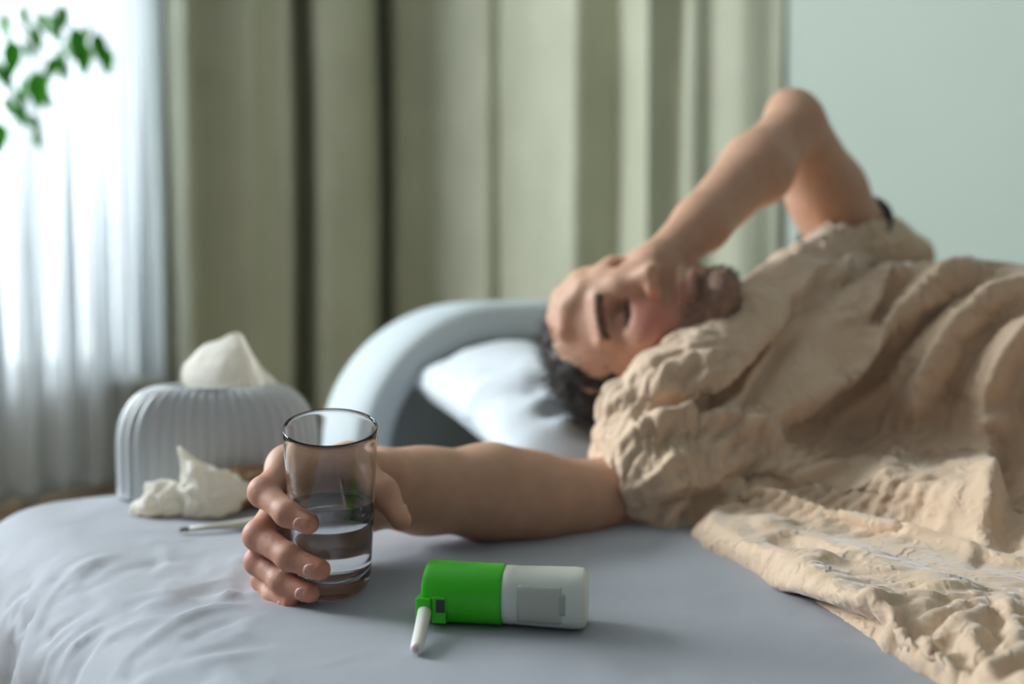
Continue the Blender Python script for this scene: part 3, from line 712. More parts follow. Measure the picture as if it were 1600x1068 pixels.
# left hand over brow
LHd = {
 'pinky':  [(0.1181, 1.0950, 0.6889), (0.0802, 1.1150, 0.6858), (0.0619, 1.1200, 0.6642), (0.0576, 1.1180, 0.6391)],
 'ring':   [(0.1173, 1.1150, 0.6944), (0.0789, 1.1380, 0.6906), (0.0574, 1.1450, 0.6707), (0.0530, 1.1450, 0.6472)],
 'middle': [(0.1185, 1.1400, 0.6986), (0.0791, 1.1630, 0.6941), (0.0565, 1.1720, 0.6746), (0.0506, 1.1750, 0.6503)],
 'index':  [(0.1240, 1.1650, 0.7001), (0.0851, 1.1850, 0.6971), (0.0614, 1.1950, 0.6771), (0.0556, 1.2000, 0.6539)]}
for nm, j in LHd.items():
    Bd.chain(j, [.0115, .0100, .0088, .0075], .006)
    Bd.cone(j[0], LW, .0145, .0175, .014)
Bd.chain([(0.1665, 1.1800, 0.7039), (0.1481, 1.2150, 0.6985), (0.1308, 1.2350, 0.6843), (0.1155, 1.2400, 0.6683)], [.015, .0125, .0105, .009], .010)
# --- head, built in its own axes: x = his right, y = face direction, z = crown
hz = np.array([-.94, .32, -.07]); hz /= np.linalg.norm(hz)
hy = np.array([-.13, -.78, .61]); hy -= hz*(hy@hz); hy /= np.linalg.norm(hy)
hx = np.cross(hy, hz)
HM = np.array([hx, hy, hz]); HSC = 1.06
eye_mid = np.array((0.1235, 1.1050, 0.6796))
HO = eye_mid - HSC*(.080*hy)
def H(x, y, z): return HO + HSC*(x*hx + y*hy + z*hz)
def hell(c, r, k=.01, op='u', rot=None):
    R = HM if rot is None else rot@HM
    Bd.ell(H(*c), np.array(r)*HSC, R, k, op)
def hcone(a, b, ra, rb, k=.01, op='u'): Bd.cone(H(*a), H(*b), ra*HSC, rb*HSC, k, op)
hell((0, -.010, .026), (.075, .098, .074), .02)           # cranium
hell((0, .018, -.020), (.068, .078, .085), .02)           # mid face
hcone((.0, .048, -.070), (0, .070, -.098), .040, .018, .02)   # jaw
for s_ in (1, -1):
    hcone((s_*.052, .005, -.055), (s_*.016, .068, -.097), .016, .015, .02)   # jawline
    hell((s_*.040, .068, -.022), (.020, .016, .018), .02)     # cheek bone
    hcone((s_*.050, .070, .020), (s_*.014, .090, .022), .007, .009, .012)   # brow ridge
    hell((s_*.031, .088, .001), (.016, .012, .011), .010, 'c')   # socket
    hell((s_*.031, .071, .000), (.0145, .0145, .0125), .004)       # lid over the eye
    hell((s_*.011, .100, -.036), (.0080, .0100, .0080), .006)     # nostril wing
    hell((s_*.006, .103, -.0435), (.0032, .004, .003), .002, 'c')
    hell((s_*.078, -.010, -.012), (.007, .016, .028), .006)       # ear
    hell((s_*.083, -.006, -.010), (.004, .009, .016), .004, 'c')
hcone((0, .088, .012), (0, .112, -.034), .0075, .0095, .010)   # nose bridge to tip
hell((0, .091, -.062), (.024, .010, .0065), .006)              # upper lip
hell((0, .089, -.073), (.021, .010, .0065), .006)              # lower lip
hcone((-.022, .101, -.0675), (.022, .101, -.0675), .0022, .0022, .003, 'c')
hell((0, .080, -.103), (.018, .015, .013), .012)               # chin
hcone((0, -.01, -.05), (0, -.055, -.155), .052, .058, .03)     # neck
Bd.cone(H(0, -.045, -.14), (.385, 1.29, .560), .056, .066, .03)
# let the cloth rest on the body instead of cutting into it (not where the arms come out from under it)
far_ = (np.linalg.norm(bv-np.array((0.1139, 1.0000, 0.4793)), axis=1) > .11) & (np.linalg.norm(bv-np.array((0.4497, 1.3800, 0.7793)), axis=1) > .13) & (bv[:, 2] > BED+.03)
far_ &= np.linalg.norm(bv-HO, axis=1) > .15
ii = np.where(far_)[0]
for _ in range(3):
    prs = Bd.p; nb = vnormals(bv, bf)[ii]; dd_ = Bd.ev(bv[ii], prs)
    bv[ii] += nb*np.clip(.007-dd_, 0, .03)[:, None]
bv = relax(bv, bf, 1, .3)
bl.data.vertices.foreach_set('co', bv.astype(np.float32).ravel()); bl.data.update()
pv, pf = Bd.build(.0019, mar=.022)
pv = relax(pv, pf, 2, .5)
# skin tint from anatomy: rosy knuckles and fingertips, beard shadow, lips, brows
co = pv; tint = np.tile(np.array([.56, .33, .22]), (len(co), 1))
def spot(c, r, colr, amt):
    global tint
    d2 = ((co-np.array(c))**2).sum(1); w = (np.exp(-d2/(r*r))*amt)[:, None]; tint = tint*(1-w) + np.array(colr)*w
spot((-0.1749, 0.7650, 0.4907), .085, (.53, .255, .175), .75)
for j, r in RH.values():
    spot(j[3], .014, (.66, .24, .16), .8); spot(j[2], .010, (.56, .24, .155), .5); spot(j[1], .013, (.56, .21, .15), .8)
spot(TH[0][3], .016, (.68, .30, .20), .6); spot(TH[0][2], .012, (.60, .30, .2), .4)
for j in LHd.values(): spot(j[3], .013, (.68, .33, .26), .6)
spot(LE, .03, (.66, .38, .30), .35)
hl = (co-HO)@HM.T/HSC                                     # head-local coordinates
dh = np.minimum(pdist(co, [LE, (0.2215, 1.1550, 0.7576), LW])[0] - .050, np.min([pdist(co, [LW] + j)[0] for j in LHd.values()], 0) - .019)
inh = (np.linalg.norm(hl, axis=1) < .16) & (hl[:, 2] > -.125) & (dh > 0)
dl = np.linalg.norm(co-np.array(LW), axis=1)
def hspot(c, r, colr, amt):
    global tint
    q = (hl-np.array(c))/np.array(r); w = (np.exp(-(q*q).sum(1))*amt*inh)[:, None]; tint = tint*(1-w) + np.array(colr)*w
hspot((0, .07, -.01), (.09, .09, .10), (.62, .33, .25), .5); hspot((.035, .085, -.035), (.026, .03, .026), (.68, .22, .17), .7); hspot((-.035, .085, -.035), (.022, .03, .020), (.66, .27, .20), .6)
hspot((0, .112, -.036), (.012, .014, .012), (.66, .24, .18), .7)
hspot((.031, .085, 0), (.018, .016, .010), (.42, .20, .15), .6); hspot((-.031, .085, 0), (.018, .016, .010), (.42, .20, .15), .6)
hspot((0, .100, -.067), (.022, .014, .008), (.50, .16, .14), .85)
stub = np.clip((-.050-hl[:, 2])/.02, 0, 1)*np.clip((hl[:, 1]-.0)/.03, 0, 1)*inh
lipm = np.exp(-(((hl-np.array((0, .100, -.067)))/np.array((.024, .02, .009)))**2).sum(1))
stub = stub*(1-lipm)*.55; tint = tint*(1-stub[:, None]) + np.array([.17, .11, .08])*stub[:, None]
pm = mesh('person', pv, pf); setcol(pm, tint.astype(np.float32))
man = link('person', pm, m_skin)
tag(man, 'man lying on his back, one hand over his eyes, the other holding a glass', 'person')

# fingernails, hair, brows, beard, shirt: children of the body
def nail(c, out, along, w, l):
    out = Vector(out).normalized(); al = Vector(along); al = (al-out*al.dot(out)).normalized(); sd = al.cross(out)
    vs, fs = [], []; nu, nv = 10, 8
    for s_ in (0, 1):
        for j in range(nv+1):
            for i in range(nu+1):
                x = -1+2*i/nu; y = -1+2*j/nv
                rr2 = 1-.10*abs(y)**3
                hgt = -.38*w*(x*x)*rr2 - .06*l*y*y - s_*.0014
                xx = x*w*(1-.45*abs(y)**3.2); vs.append(Vector(c) + sd*xx + al*(y*l) + out*hgt)
    k = (nu+1)*(nv+1)
    for j in range(nv):
        for i in range(nu):
            a = j*(nu+1)+i; fs += [(a, a+1, a+nu+2, a+nu+1), (k+a, k+a+nu+1, k+a+nu+2, k+a+1)]
    rim = [i for i in range(nu+1)] + [(j+1)*(nu+1)-1 for j in range(1, nv+1)] + [nv*(nu+1)+i for i in range(nu-1, -1, -1)] + [j*(nu+1) for j in range(nv-1, 0, -1)]
    for q in range(len(rim)): a, b = rim[q], rim[(q+1) % len(rim)]; fs.append((a, k+a, k+b, b))
    return link('fingernail', mesh('fingernail', vs, fs), m_nail, man)
hand_m = np.linalg.norm(pv-np.array((-0.1507, 0.7700, 0.4995)), axis=1) < .16
bvh = BVHTree.FromPolygons([tuple(v) for v in pv[hand_m]], [tuple(int(i) for i in f) for f in (np.cumsum(hand_m)-1)[pf[hand_m[pf].all(1)]]])
def put_nail(j, r, w, l, outv=None, back=.15):
    a, b = Vector(j[-2]), Vector(j[-1]); al = (b-a).normalized()
    c = b - al*(r*back)
    ax = GB + GA*((c-GB).dot(GA)); out = (c-ax) if outv is None else Vector(outv)
    out = (out-al*out.dot(al)).normalized()
    hit = bvh.ray_cast(c + out*.03, -out)
    p = hit[0] if hit[0] else c + out*r
    nail(p - out*.0004, (out + al*.35), al, w, l)
for nm, w, l in (('index', .0060, .0068), ('middle', .0064, .0074), ('ring', .0060, .0068), ('pinky', .0050, .0056)):
    j, r = RH[nm]; put_nail(j, r[3], w, l)
put_nail(TH[0], TH[1][3], .0068, .0075, outv=(.8, .25, .45))

hs = Sculpt()
def hh(c, r, k=.01, op='u'): hs.ell(H(*c), np.array(r)*HSC, HM, k, op)
hh((0, -.028, .030), (.084, .098, .084), .01)
hh((0, -.045, -.01), (.080, .070, .075), .02)
hh((0, .086, .010), (.074, .080, .060), .012, 'c')
hh((0, .055, -.060), (.095, .065, .070), .012, 'c')
hv, hf = hs.build(.004, mar=.03); hv = relax(hv, hf, 1)
hn = vnormals(hv, hf); hv = hv + hn*(.007*vturb(hv, 40, 8, 2))[:, None]
hair = link('hair', mesh('hair', hv, hf), m_hair, man)
def strands(name, pts, nrm, lens, r, m, bend, parent):
    vs, fs = [], []
    for p, n_, L_ in zip(pts, nrm, lens):
        n_ = Vector(n_); d1 = (n_ + Vector(np.random.normal(0, .35, 3)) + bend).normalized(); s_ = d1.orthogonal().normalized(); t_ = d1.cross(s_)
        b = len(vs); p = Vector(p)
        q1 = p + d1*L_*.5; q2 = q1 + (d1 + bend*.8 + Vector(np.random.normal(0, .2, 3))).normalized()*L_*.5
        for q, rr3 in ((p, r), (q1, r*.8)):
            for k in range(3): a = k*2.094; vs.append(q + (s_*math.cos(a)+t_*math.sin(a))*rr3)
        vs.append(q2)
        for k in range(3):
            k2 = (k+1) % 3; fs += [(b+k, b+k2, b+3+k2, b+3+k), (b+3+k, b+3+k2, b+6)]
    o = link(name, mesh(name, vs, fs), m, parent); o['kind'] = 'stuff'; return o
rng = np.random.RandomState(3)
sel = rng.choice(len(hv), 3500); strands('hair_strands', hv[sel], hn[sel], rng.uniform(.008, .022, 3500), .0005, m_hair, Vector(-hy*.3 + hz*.2), man)
nrp = vnormals(pv, pf)
bm_ = np.where(inh & (stub > .30) & (hl[:, 2] > -.118) & (rng.rand(len(co)) < np.clip(stub, 0, 1)*.30))[0]
bm_ = rng.choice(bm_, min(len(bm_), 3500), replace=False)
strands('beard', pv[bm_], nrp[bm_], rng.uniform(.003, .0075, len(bm_)), .00035, m_hair, Vector(-hz*.5), man)
for s_ in (1,):
    q = inh & (np.abs(hl[:, 2]-(.020 - .006*np.clip((np.abs(hl[:, 0])-.035)/.02, 0, 1))) < .0045) & (hl[:, 0]*s_ > .012) & (hl[:, 0]*s_ < .052) & (hl[:, 1] > .06)
    ii = np.where(q)[0]
    if len(ii): ii = rng.choice(ii, min(260, len(ii)), replace=False); strands('eyebrow', pv[ii], nrp[ii], rng.uniform(.004, .007, len(ii)), .0004, m_hair, Vector(hx*s_*.9), man)
    q = inh & (np.abs(hl[:, 2]+.007) < .0015) & (np.abs(hl[:, 0]*s_-.031) < .014) & (hl[:, 1] > .07)
    ii = np.where(q)[0]
    if len(ii): ii = rng.choice(ii, min(120, len(ii)), replace=False); strands('eyelashes', pv[ii], nrp[ii], rng.uniform(.005, .008, len(ii)), .0003, m_hair, Vector(-hz*.9), man)

# jersey sleeve round the far shoulder, with its dark edge
ss = Sculpt(); la, lb = np.array(LS), np.array((0.4235, 1.3550, 0.8122))
ax_ = (lb-la)/np.linalg.norm(lb-la)
cuff = la + ax_*.053
ss.cone(la - ax_*.05, cuff, .066, .063, .01)
sv, sf = ss.build(.004, mar=.03)
kp = ((sv-cuff)@ax_ < .001); sf = sf[kp[sf].all(1)]
link('shirt_sleeve', mesh('shirt_sleeve', sv, sf), m_shirt, man)
ring = []; e1 = Vector(ax_).orthogonal().normalized(); e2 = Vector(ax_).cross(e1)
for k in range(49): a = 2*math.pi*k/48; ring.append(Vector(cuff) + (e1*math.cos(a)+e2*math.sin(a))*.063)
link('sleeve_edge', tube('sleeve_edge', ring, .0045, 8, False), m_navy, man)
# ------------------------------------------------------------------ drinking glass and water
e1 = GA.cross(Vector((0, 1, 0))).normalized(); e2 = GA.cross(e1)
GMx = Matrix((( e1.x, e2.x, GA.x, GB.x), (e1.y, e2.y, GA.y, GB.y), (e1.z, e2.z, GA.z, GB.z), (0, 0, 0, 1)))
GH = .135
def rout(z): return .0292 + (.0352-.0292)*min(1, (z/GH))**.8
prof = [(0, .0015), (.018, .0012), (.0245, 0), (.0275, .0012), (.0290, .0045)]
prof += [(rout(z), z) for z in np.linspace(.008, GH-.001, 22)]
prof += [(rout(GH)-.0003, GH), (rout(GH)-.0008, GH+.0001), (rout(GH)-.00115, GH-.0005)]
prof += [(rout(z)-.00125, z) for z in np.linspace(GH-.004, .024, 20)]
prof += [(.0262, .0185), (.0235, .0150), (.018, .0128), (.009, .0120), (0, .0118)]
gt = thing('drinking_glass', tuple(GB), 'clear straight-sided drinking glass half full of water, held in the hand', 'glass')
link('glass_body', lathe('glass_body', prof, 96, M=GMx), m_glass, gt)
lvl = 0.5268
n = 96; vs, fs = [], []
wp = [(0, .0116), (.009, .0118), (.018, .0126), (.0236, .0148), (.0264, .0184)] + [(rout(z)-.00112, z) for z in np.linspace(.024, .05, 6)]
for r, z in wp:
    for k in range(n):
        a = 2*math.pi*k/n; vs.append(GMx @ Vector((r*math.cos(a), r*math.sin(a), z)))
def surf(k, dr, lift):
    a = 2*math.pi*k/n; z = .07
    for _ in range(6):
        r = rout(z)-.00112-dr; q = GMx @ Vector((r*math.cos(a), r*math.sin(a), z)); z += (lvl+lift-q.z)/GA.z
    return GMx @ Vector((r*math.cos(a), r*math.sin(a), z))
for dr, lift in ((0, .0011), (.0007, .0004), (.002, 0), (.016, 0)):
    for k in range(n): vs.append(surf(k, dr, lift))
vs.append(sum((surf(k, .016, 0) for k in range(n)), Vector())/n)
rows = len(wp)+4
for i in range(rows-1):
    for k in range(n): fs.append((i*n+k, i*n+(k+1) % n, (i+1)*n+(k+1) % n, (i+1)*n+k))
for k in range(n): fs.append(((rows-1)*n+k, (rows-1)*n+(k+1) % n, rows*n))
wm = mesh('water', vs, fs); bm = bmesh.new(); bm.from_mesh(wm); bmesh.ops.remove_doubles(bm, verts=bm.verts, dist=1e-6); bmesh.ops.recalc_face_normals(bm, faces=bm.faces); bm.to_mesh(wm); bm.free()
wm.polygons.foreach_set('use_smooth', np.ones(len(wm.polygons), dtype=bool))
wo = link('water', wm, m_water); tag(wo, 'clear water filling the lower half of the hand-held drinking glass', 'water')

# ------------------------------------------------------------------ throat spray bottle lying on the sheet
a0 = Vector((-0.0621, 0.7120, 0.4663)); a1 = Vector((0.0537, 0.6940, 0.4680)); a0.z = BED + .0215; a1.z = BED + .0212
ax = (a1-a0).normalized(); LB = (a1-a0).length
up = Vector((0, 0, 1)); sd = ax.cross(up).normalized(); up = sd.cross(ax)
SM = Matrix(((ax.x, sd.x, up.x, a0.x), (ax.y, sd.y, up.y, a0.y), (ax.z, sd.z, up.z, a0.z), (0, 0, 0, 1)))   # x along bottle, y towards camera? , z up
def sect(name, st, m, parent, n=64, sq=1.0, cap=True):
    """sections (x, half depth, half height, squareness)"""
    vs, fs = [], []
    for x, ry, rz, q in st:
        for k in range(n):
            a = 2*math.pi*k/n; c, s_ = math.cos(a), math.sin(a)
            vs.append(SM @ Vector((x, ry*math.copysign(abs(c)**q, c), rz*math.copysign(abs(s_)**q, s_))))
    for i in range(len(st)-1):
        for k in range(n): fs.append((i*n+k, i*n+(k+1) % n, (i+1)*n+(k+1) % n, (i+1)*n+k))
    if cap: fs += [tuple(range(n-1, -1, -1)), tuple(range((len(st)-1)*n, len(st)*n))]
    return link(name, mesh(name, vs, fs), m, parent)
sb = thing('throat_spray_bottle', (a0.x, a0.y, BED), 'small white and bright green throat spray bottle lying on its side on the sheet', 'spray bottle')
G = .0575
sect('green_cap', [(.0015, .017, .0180, .95), (.0003, .0195, .0205, .95), (.0015, .0208, .0214, .95), (.005, .0212, .0218, .95), (G-.002, .0207, .0214, .92), (G-.0004, .0204, .0211, .92), (G, .0196, .0203, .92)], m_green, sb)
sect('bottle_body', [(G, .0185, .0190, .9), (G+.0005, .0196, .0202, .88), (G+.007, .0199, .0203, .85), (G+.0075, .0195, .0199, .82), (G+.030, .0201, .0204, .76), (LB-.010, .0204, .0207, .74), (LB-.004, .0200, .0203, .74), (LB-.001, .0185, .0188, .76), (LB, .0160, .0165, .8)], m_white, sb)
# recessed label field, medicine column and rib on the side towards the camera
sgn = -1 if sd.y > 0 else 1
BS = [(G+.0075, .0195, .0199, .82), (G+.030, .0201, .0204, .76), (LB-.010, .0204, .0207, .74)]
def bsec(x): return [float(np.interp(x, [b_[0] for b_ in BS], [b_[i] for b_ in BS])) for i in (1, 2, 3)]
def plate(name, x0_, x1_, z0_, z1_, depth, m, bev=.002, proud=.0004, rr0=.0204):
    bm = bmesh.new(); nx, nz = 16, 16; grid = {}
    for j in range(nz+1):
        for i in range(nx+1):
            x = x0_+(x1_-x0_)*i/nx; z = z0_+(z1_-z0_)*j/nz
            sy2, sz2, sq2 = bsec(x); y = (max(0, 1-(abs(z)/sz2)**(2/sq2)))**(sq2/2)*sy2
            e = min(i, nx-i, j, nz-j); pr = proud if e > 0 else -.0006
            grid[i, j] = bm.verts.new(SM @ Vector((x, sgn*(y+pr), z)))
    for j in range(nz):
        for i in range(nx): bm.faces.new((grid[i, j], grid[i+1, j], grid[i+1, j+1], grid[i, j+1]))
    me = bpy.data.meshes.new(name); bm.to_mesh(me); bm.free(); me.polygons.foreach_set('use_smooth', np.ones(len(me.polygons), dtype=bool))
    o = link(name, me, m, sb); md = o.modifiers.new('t', 'SOLIDIFY'); md.thickness = .0006; md.offset = 0; return o
plate('label_field', G+.011, LB-.016, -.0145, .0130, 0, m_fill, rr0=.0200)
plate('level_window', G+.0415, G+.0455, -.007, .008, 0, mat('dull_grey_window', (.40, .41, .36), .4), proud=.0007, rr0=.0201)
# hinge block, dark pivot opening and the folding white nozzle arm
def sbox(name, lo, hi, bev, m):
    bm = bmesh.new(); bmesh.ops.create_cube(bm, size=1)
    for v in bm.verts: v.co = Vector([lo[i] + (v.co[i]+.5)*(hi[i]-lo[i]) for i in range(3)])
    bmesh.ops.bevel(bm, geom=bm.edges[:], offset=bev, segments=3, affect='EDGES', profile=.5)
    me = bpy.data.meshes.new(name); bm.to_mesh(me); bm.free(); me.transform(SM); return link(name, me, m, sb)
y0_, y1_ = (.012, .0245) if sgn > 0 else (-.0245, -.012)
sbox('hinge_block', (-.0025, y0_, -.0150), (.0085, y1_, .0015), .0012, m_green)
y0_, y1_ = (.016, .0226) if sgn > 0 else (-.0226, -.016)
sbox('hinge_cheek', (.0085, y0_, -.0165), (.0190, y1_, .0025), .0010, m_green)
y0_, y1_ = (.020, .0231) if sgn > 0 else (-.0231, -.020)
sbox('pivot_opening', (.0120, y0_, -.0085), (.0185, y1_, .0010), .0006, m_dark)
n0 = SM @ Vector((.0040, sgn*.0235, -.0085)); n1 = Vector((-0.0627, 0.6389, 0.4500)); n1.z = BED + .0048
n0b = n0 + Vector((0, .0, 0))
dr = (n1-n0)
link('nozzle_arm', tube('nozzle_arm', [n0 - dr*.03, n0, n0+dr*.06, n0+dr*.5, n0+dr*.92, n0+dr*.975, n0+dr], [.0040, .0050, .0049, .0046, .0045, .0041, .0030], 24), m_white, sb)
link('nozzle_tip', tube('nozzle_tip', [n0+dr*.99, n0+dr*1.012], [.0018, .0014], 16), m_fill, sb)

# ------------------------------------------------------------------ tissue box with fluted sides
TB = Vector((-.338, 1.135, BED)); yaw = math.radians(4)
tb = thing('tissue_box_cover', tuple(TB), 'pale grey fluted tissue box cover with rounded shoulders, tissue sticking out', 'tissue box')
hw, hd_, th = .111, .052, .124
def outline(w, d, r, N_):
    # rounded rectangle sampled at equal arc length
    pts = []
    for cx_, cy2, a0_ in ((w-r, d-r, 0), (-(w-r), d-r, 90), (-(w-r), -(d-r), 180), (w-r, -(d-r), 270)):
        for k in range(41): a = math.radians(a0_ + 90*k/40); pts.append((cx_ + r*math.cos(a), cy2 + r*math.sin(a)))
    pts.append(pts[0]); pts = np.array(pts); c = np.r_[0, np.cumsum(np.linalg.norm(np.diff(pts, axis=0), axis=1))]
    s_ = np.linspace(0, c[-1], N_, endpoint=False); return np.stack([np.interp(s_, c, pts[:, 0]), np.interp(s_, c, pts[:, 1])], 1)
NR, SPR = 42, 10; n = NR*SPR; OUT = outline(hw, hd_, .046, n)
nx_ = np.gradient(np.vstack([OUT[-1:], OUT, OUT[:1]]), axis=0)[1:-1]; nx_ /= np.linalg.norm(nx_, axis=1)[:, None]; NO = np.stack([nx_[:, 1], -nx_[:, 0]], 1)
prof = [(0, .003), (0, .006)] + [(0, z) for z in np.linspace(.012, .060, 8)]
for q in np.linspace(0, 1, 16)[1:]:
    aa = q*math.pi/2*.93; prof.append(((1-math.cos(aa))*.044, .060 + math.sin(aa)*(th-.060)))
vs, fs = [], []; cy_, sy_ = math.cos(yaw), math.sin(yaw)
for ins, z in prof:
    for i in range(n):
        fl = .0028*(1-abs(math.sin(math.pi*i/SPR)))*(1 if z > .008 else .3)
        x = OUT[i, 0]*(hw-ins)/hw - NO[i, 0]*fl; y = OUT[i, 1]*(hd_-ins*.42)/hd_ - NO[i, 1]*fl
        vs.append((TB.x + x*cy_-y*sy_, TB.y + x*sy_+y*cy_, BED + z))
m_ = len(prof)
for j in range(m_-1):
    for i in range(n): fs.append((j*n+i, j*n+(i+1) % n, (j+1)*n+(i+1) % n, (j+1)*n+i))
# lid with an oval slot: inner rings
ztop = BED + prof[-1][1]
for kx, ky, dz in ((.60, .72, .0008), (.52, .45, .0008), (.50, .42, -.001), (.50, .42, -.012)):
    for i in range(n):
        c, s_ = OUT[i, 0]/hw, OUT[i, 1]/hd_; l_ = math.hypot(c, s_); x, y = hw*kx*c/l_, hd_*ky*s_/l_
        vs.append((TB.x + x*cy_-y*sy_, TB.y + x*sy_+y*cy_, ztop + dz))
for j in range(m_-1, m_+3):
    for i in range(n): fs.append((j*n+i, j*n+(i+1) % n, (j+1)*n+(i+1) % n, (j+1)*n+i))
link('fluted_cover', mesh('fluted_cover', vs, fs), m_box, tb)
bv_ = []
for z in (-.001, .0045):
    for i in range(0, n, 4):
        x, y = OUT[i]*.965; bv_.append((TB.x + x*cy_-y*sy_, TB.y + x*sy_+y*cy_, BED + z))
q = n//4 + (1 if n % 4 else 0); bfs = [(i, (i+1) % q, q+(i+1) % q, q+i) for i in range(q)] + [tuple(range(q-1, -1, -1)), tuple(range(q, 2*q))]
link('base', mesh('base', bv_, bfs), m_dark, tb)
def sheet_mesh(name, ctrl, nu, nv, amp, sc, seed, m, parent=None):
    """crumpled paper: bicubic patch through a control net plus creases"""
    ctrl = np.array(ctrl, float); rows = [spline(r, nu) for r in ctrl]; rows = np.array(rows)
    cols = np.array([spline(rows[:, i], nv) for i in range(rows.shape[1])])
    a, b = cols.shape[:2]; vs = cols.reshape(-1, 3)
    fs = np.array([(i*b+j, i*b+j+1, (i+1)*b+j+1, (i+1)*b+j) for i in range(a-1) for j in range(b-1)])
    nr = vnormals(vs, fs); vs = vs + nr*(amp*(1-2*np.abs(vturb(vs, sc, seed, 2))))[:, None]
    return link(name, mesh(name, vs, fs), m, parent)
zt = ztop
sheet_mesh('tissue', [
    [(-0.3786, 1.1500, 0.5576), (-0.3832, 1.1500, 0.5815), (-0.3816, 1.1550, 0.5960), (-0.3740, 1.1600, 0.6061)],
    [(-0.3567, 1.1300, 0.5586), (-0.3591, 1.1300, 0.5836), (-0.3581, 1.1400, 0.6047), (-0.3542, 1.1500, 0.6202)],
    [(-0.3296, 1.1200, 0.5584), (-0.3277, 1.1150, 0.5851), (-0.3294, 1.1250, 0.6096), (-0.3305, 1.1400, 0.6268)],
    [(-0.3007, 1.1200, 0.5584), (-0.2988, 1.1150, 0.5851), (-0.3061, 1.1250, 0.6133), (-0.3135, 1.1400, 0.6334)],
    [(-0.2935, 1.1400, 0.5559), (-0.2918, 1.1350, 0.5794), (-0.2993, 1.1400, 0.6047), (-0.3097, 1.1500, 0.6225)],
    [(-0.2839, 1.1550, 0.5547), (-0.2848, 1.1600, 0.5730), (-0.2935, 1.1600, 0.5918), (-0.3021, 1.1650, 0.6026)],
    [(-0.2773, 1.1650, 0.5558), (-0.2767, 1.1700, 0.5688), (-0.2841, 1.1700, 0.5795), (-0.2943, 1.1750, 0.5851)]], 8, 8, .0012, 40, 2, m_tissue, tb)
sheet_mesh('tissue_back_fold', [
    [(-0.3757, 1.1650, 0.6056), (-0.3793, 1.1750, 0.5866), (-0.3815, 1.1800, 0.5570)], [(-0.3475, 1.1600, 0.6225), (-0.3541, 1.1800, 0.5937), (-0.3563, 1.1850, 0.5564)],
    [(-0.3162, 1.1500, 0.6329), (-0.3222, 1.1750, 0.5942), (-0.3243, 1.1800, 0.5570)], [(-0.3021, 1.1650, 0.6026), (-0.3035, 1.1750, 0.5828), (-0.3014, 1.1800, 0.5570)]], 8, 8, .0012, 40, 5, m_tissue, tb)

# ------------------------------------------------------------------ crumpled tissues
def crumple(label, c, r, seed, m, spikes=(), group='crumpled paper tissues'):
    bm = bmesh.new(); bmesh.ops.create_icosphere(bm, subdivisions=5, radius=1); rs = random.Random(seed)
    vs = np.array([v.co[:] for v in bm.verts]); me = bpy.data.meshes.new('crumpled_tissue')
    d = 1 + .30*vturb(vs, 1.1, seed, 2) - .42*np.abs(vnoise(vs, 2.0, seed+3)) + .10*np.abs(vnoise(vs, 4.5, seed+5))
    out = vs*d[:, None]
    for dv, amt, w in spikes:
        dv = np.array(dv, float); dv /= np.linalg.norm(dv); t = np.exp(-(np.arccos(np.clip(vs@dv, -1, 1))/w)**1.3); out += dv*(t*amt)[:, None]
    out = out*np.array(r) + np.array(c); out[:, 2] = np.maximum(out[:, 2], BED + .0015)
    for v, q in zip(bm.verts, out): v.co = q
    bm.to_mesh(me); bm.free(); me.polygons.foreach_set('use_smooth', np.ones(len(me.polygons), dtype=bool))
    return tag(link('crumpled_tissue', me, m), label, 'tissue', group)
crumple('low crumpled white tissue beside the left front of the fluted tissue box', (-0.3672, 1.0400, 0.4581), (.030, .026, .026), 3, m_tissue, [((-1, -.3, -.7), .5, .35), ((.3, 0, 1), .25, .4)])
crumple('tall crumpled white tissue with a pointed peak, right of the low one', (-0.3185, 1.0300, 0.4713), (.032, .026, .030), 12, m_tissue, [((-.55, 0, 1), .85, .35), ((.9, 0, .1), .55, .45), ((.0, -.4, -1), .5, .4)])
crumple('crumpled tissue with shade put into its tan colour, between the tissue box and the fingers', (-0.2966, 1.0650, 0.4691), (.034, .022, .024), 21, m_tissue_shade, [((-1, 0, .7), .4, .5), ((1, 0, .3), .4, .5)])

# ------------------------------------------------------------------ thermometer
t0, t1 = Vector((-0.3248, 0.9553, 0.4500)), Vector((-0.1938, 0.9904, 0.4500)); t0.z = BED+.003; t1.z = BED+.006
tt = thing('thermometer', (t0.x, t0.y, BED), 'cream clinical thermometer with dark tip lying in front of the crumpled tissues', 'thermometer')
d = (t1-t0).normalized()
link('tip', tube('tip', [t0, t0+d*.0015, t0+d*.011], [.0010, .0022, .0023], 16), m_tip, tt)
link('body', tube('body', [t0+d*.010, t0+d*.03, t0+d*.055, t0+d*.072, t0+d*.11, t0+d*.128, t0+d*.130], [.0023, .0028, .0045, .0062, .0064, .0058, .003], 24), m_therm, tt)
link('button', tube('button', [t0+d*.100+Vector((0, 0, .0055)), t0+d*.112+Vector((0, 0, .0058))], [.0025, .0025], 16), m_dark, tt)

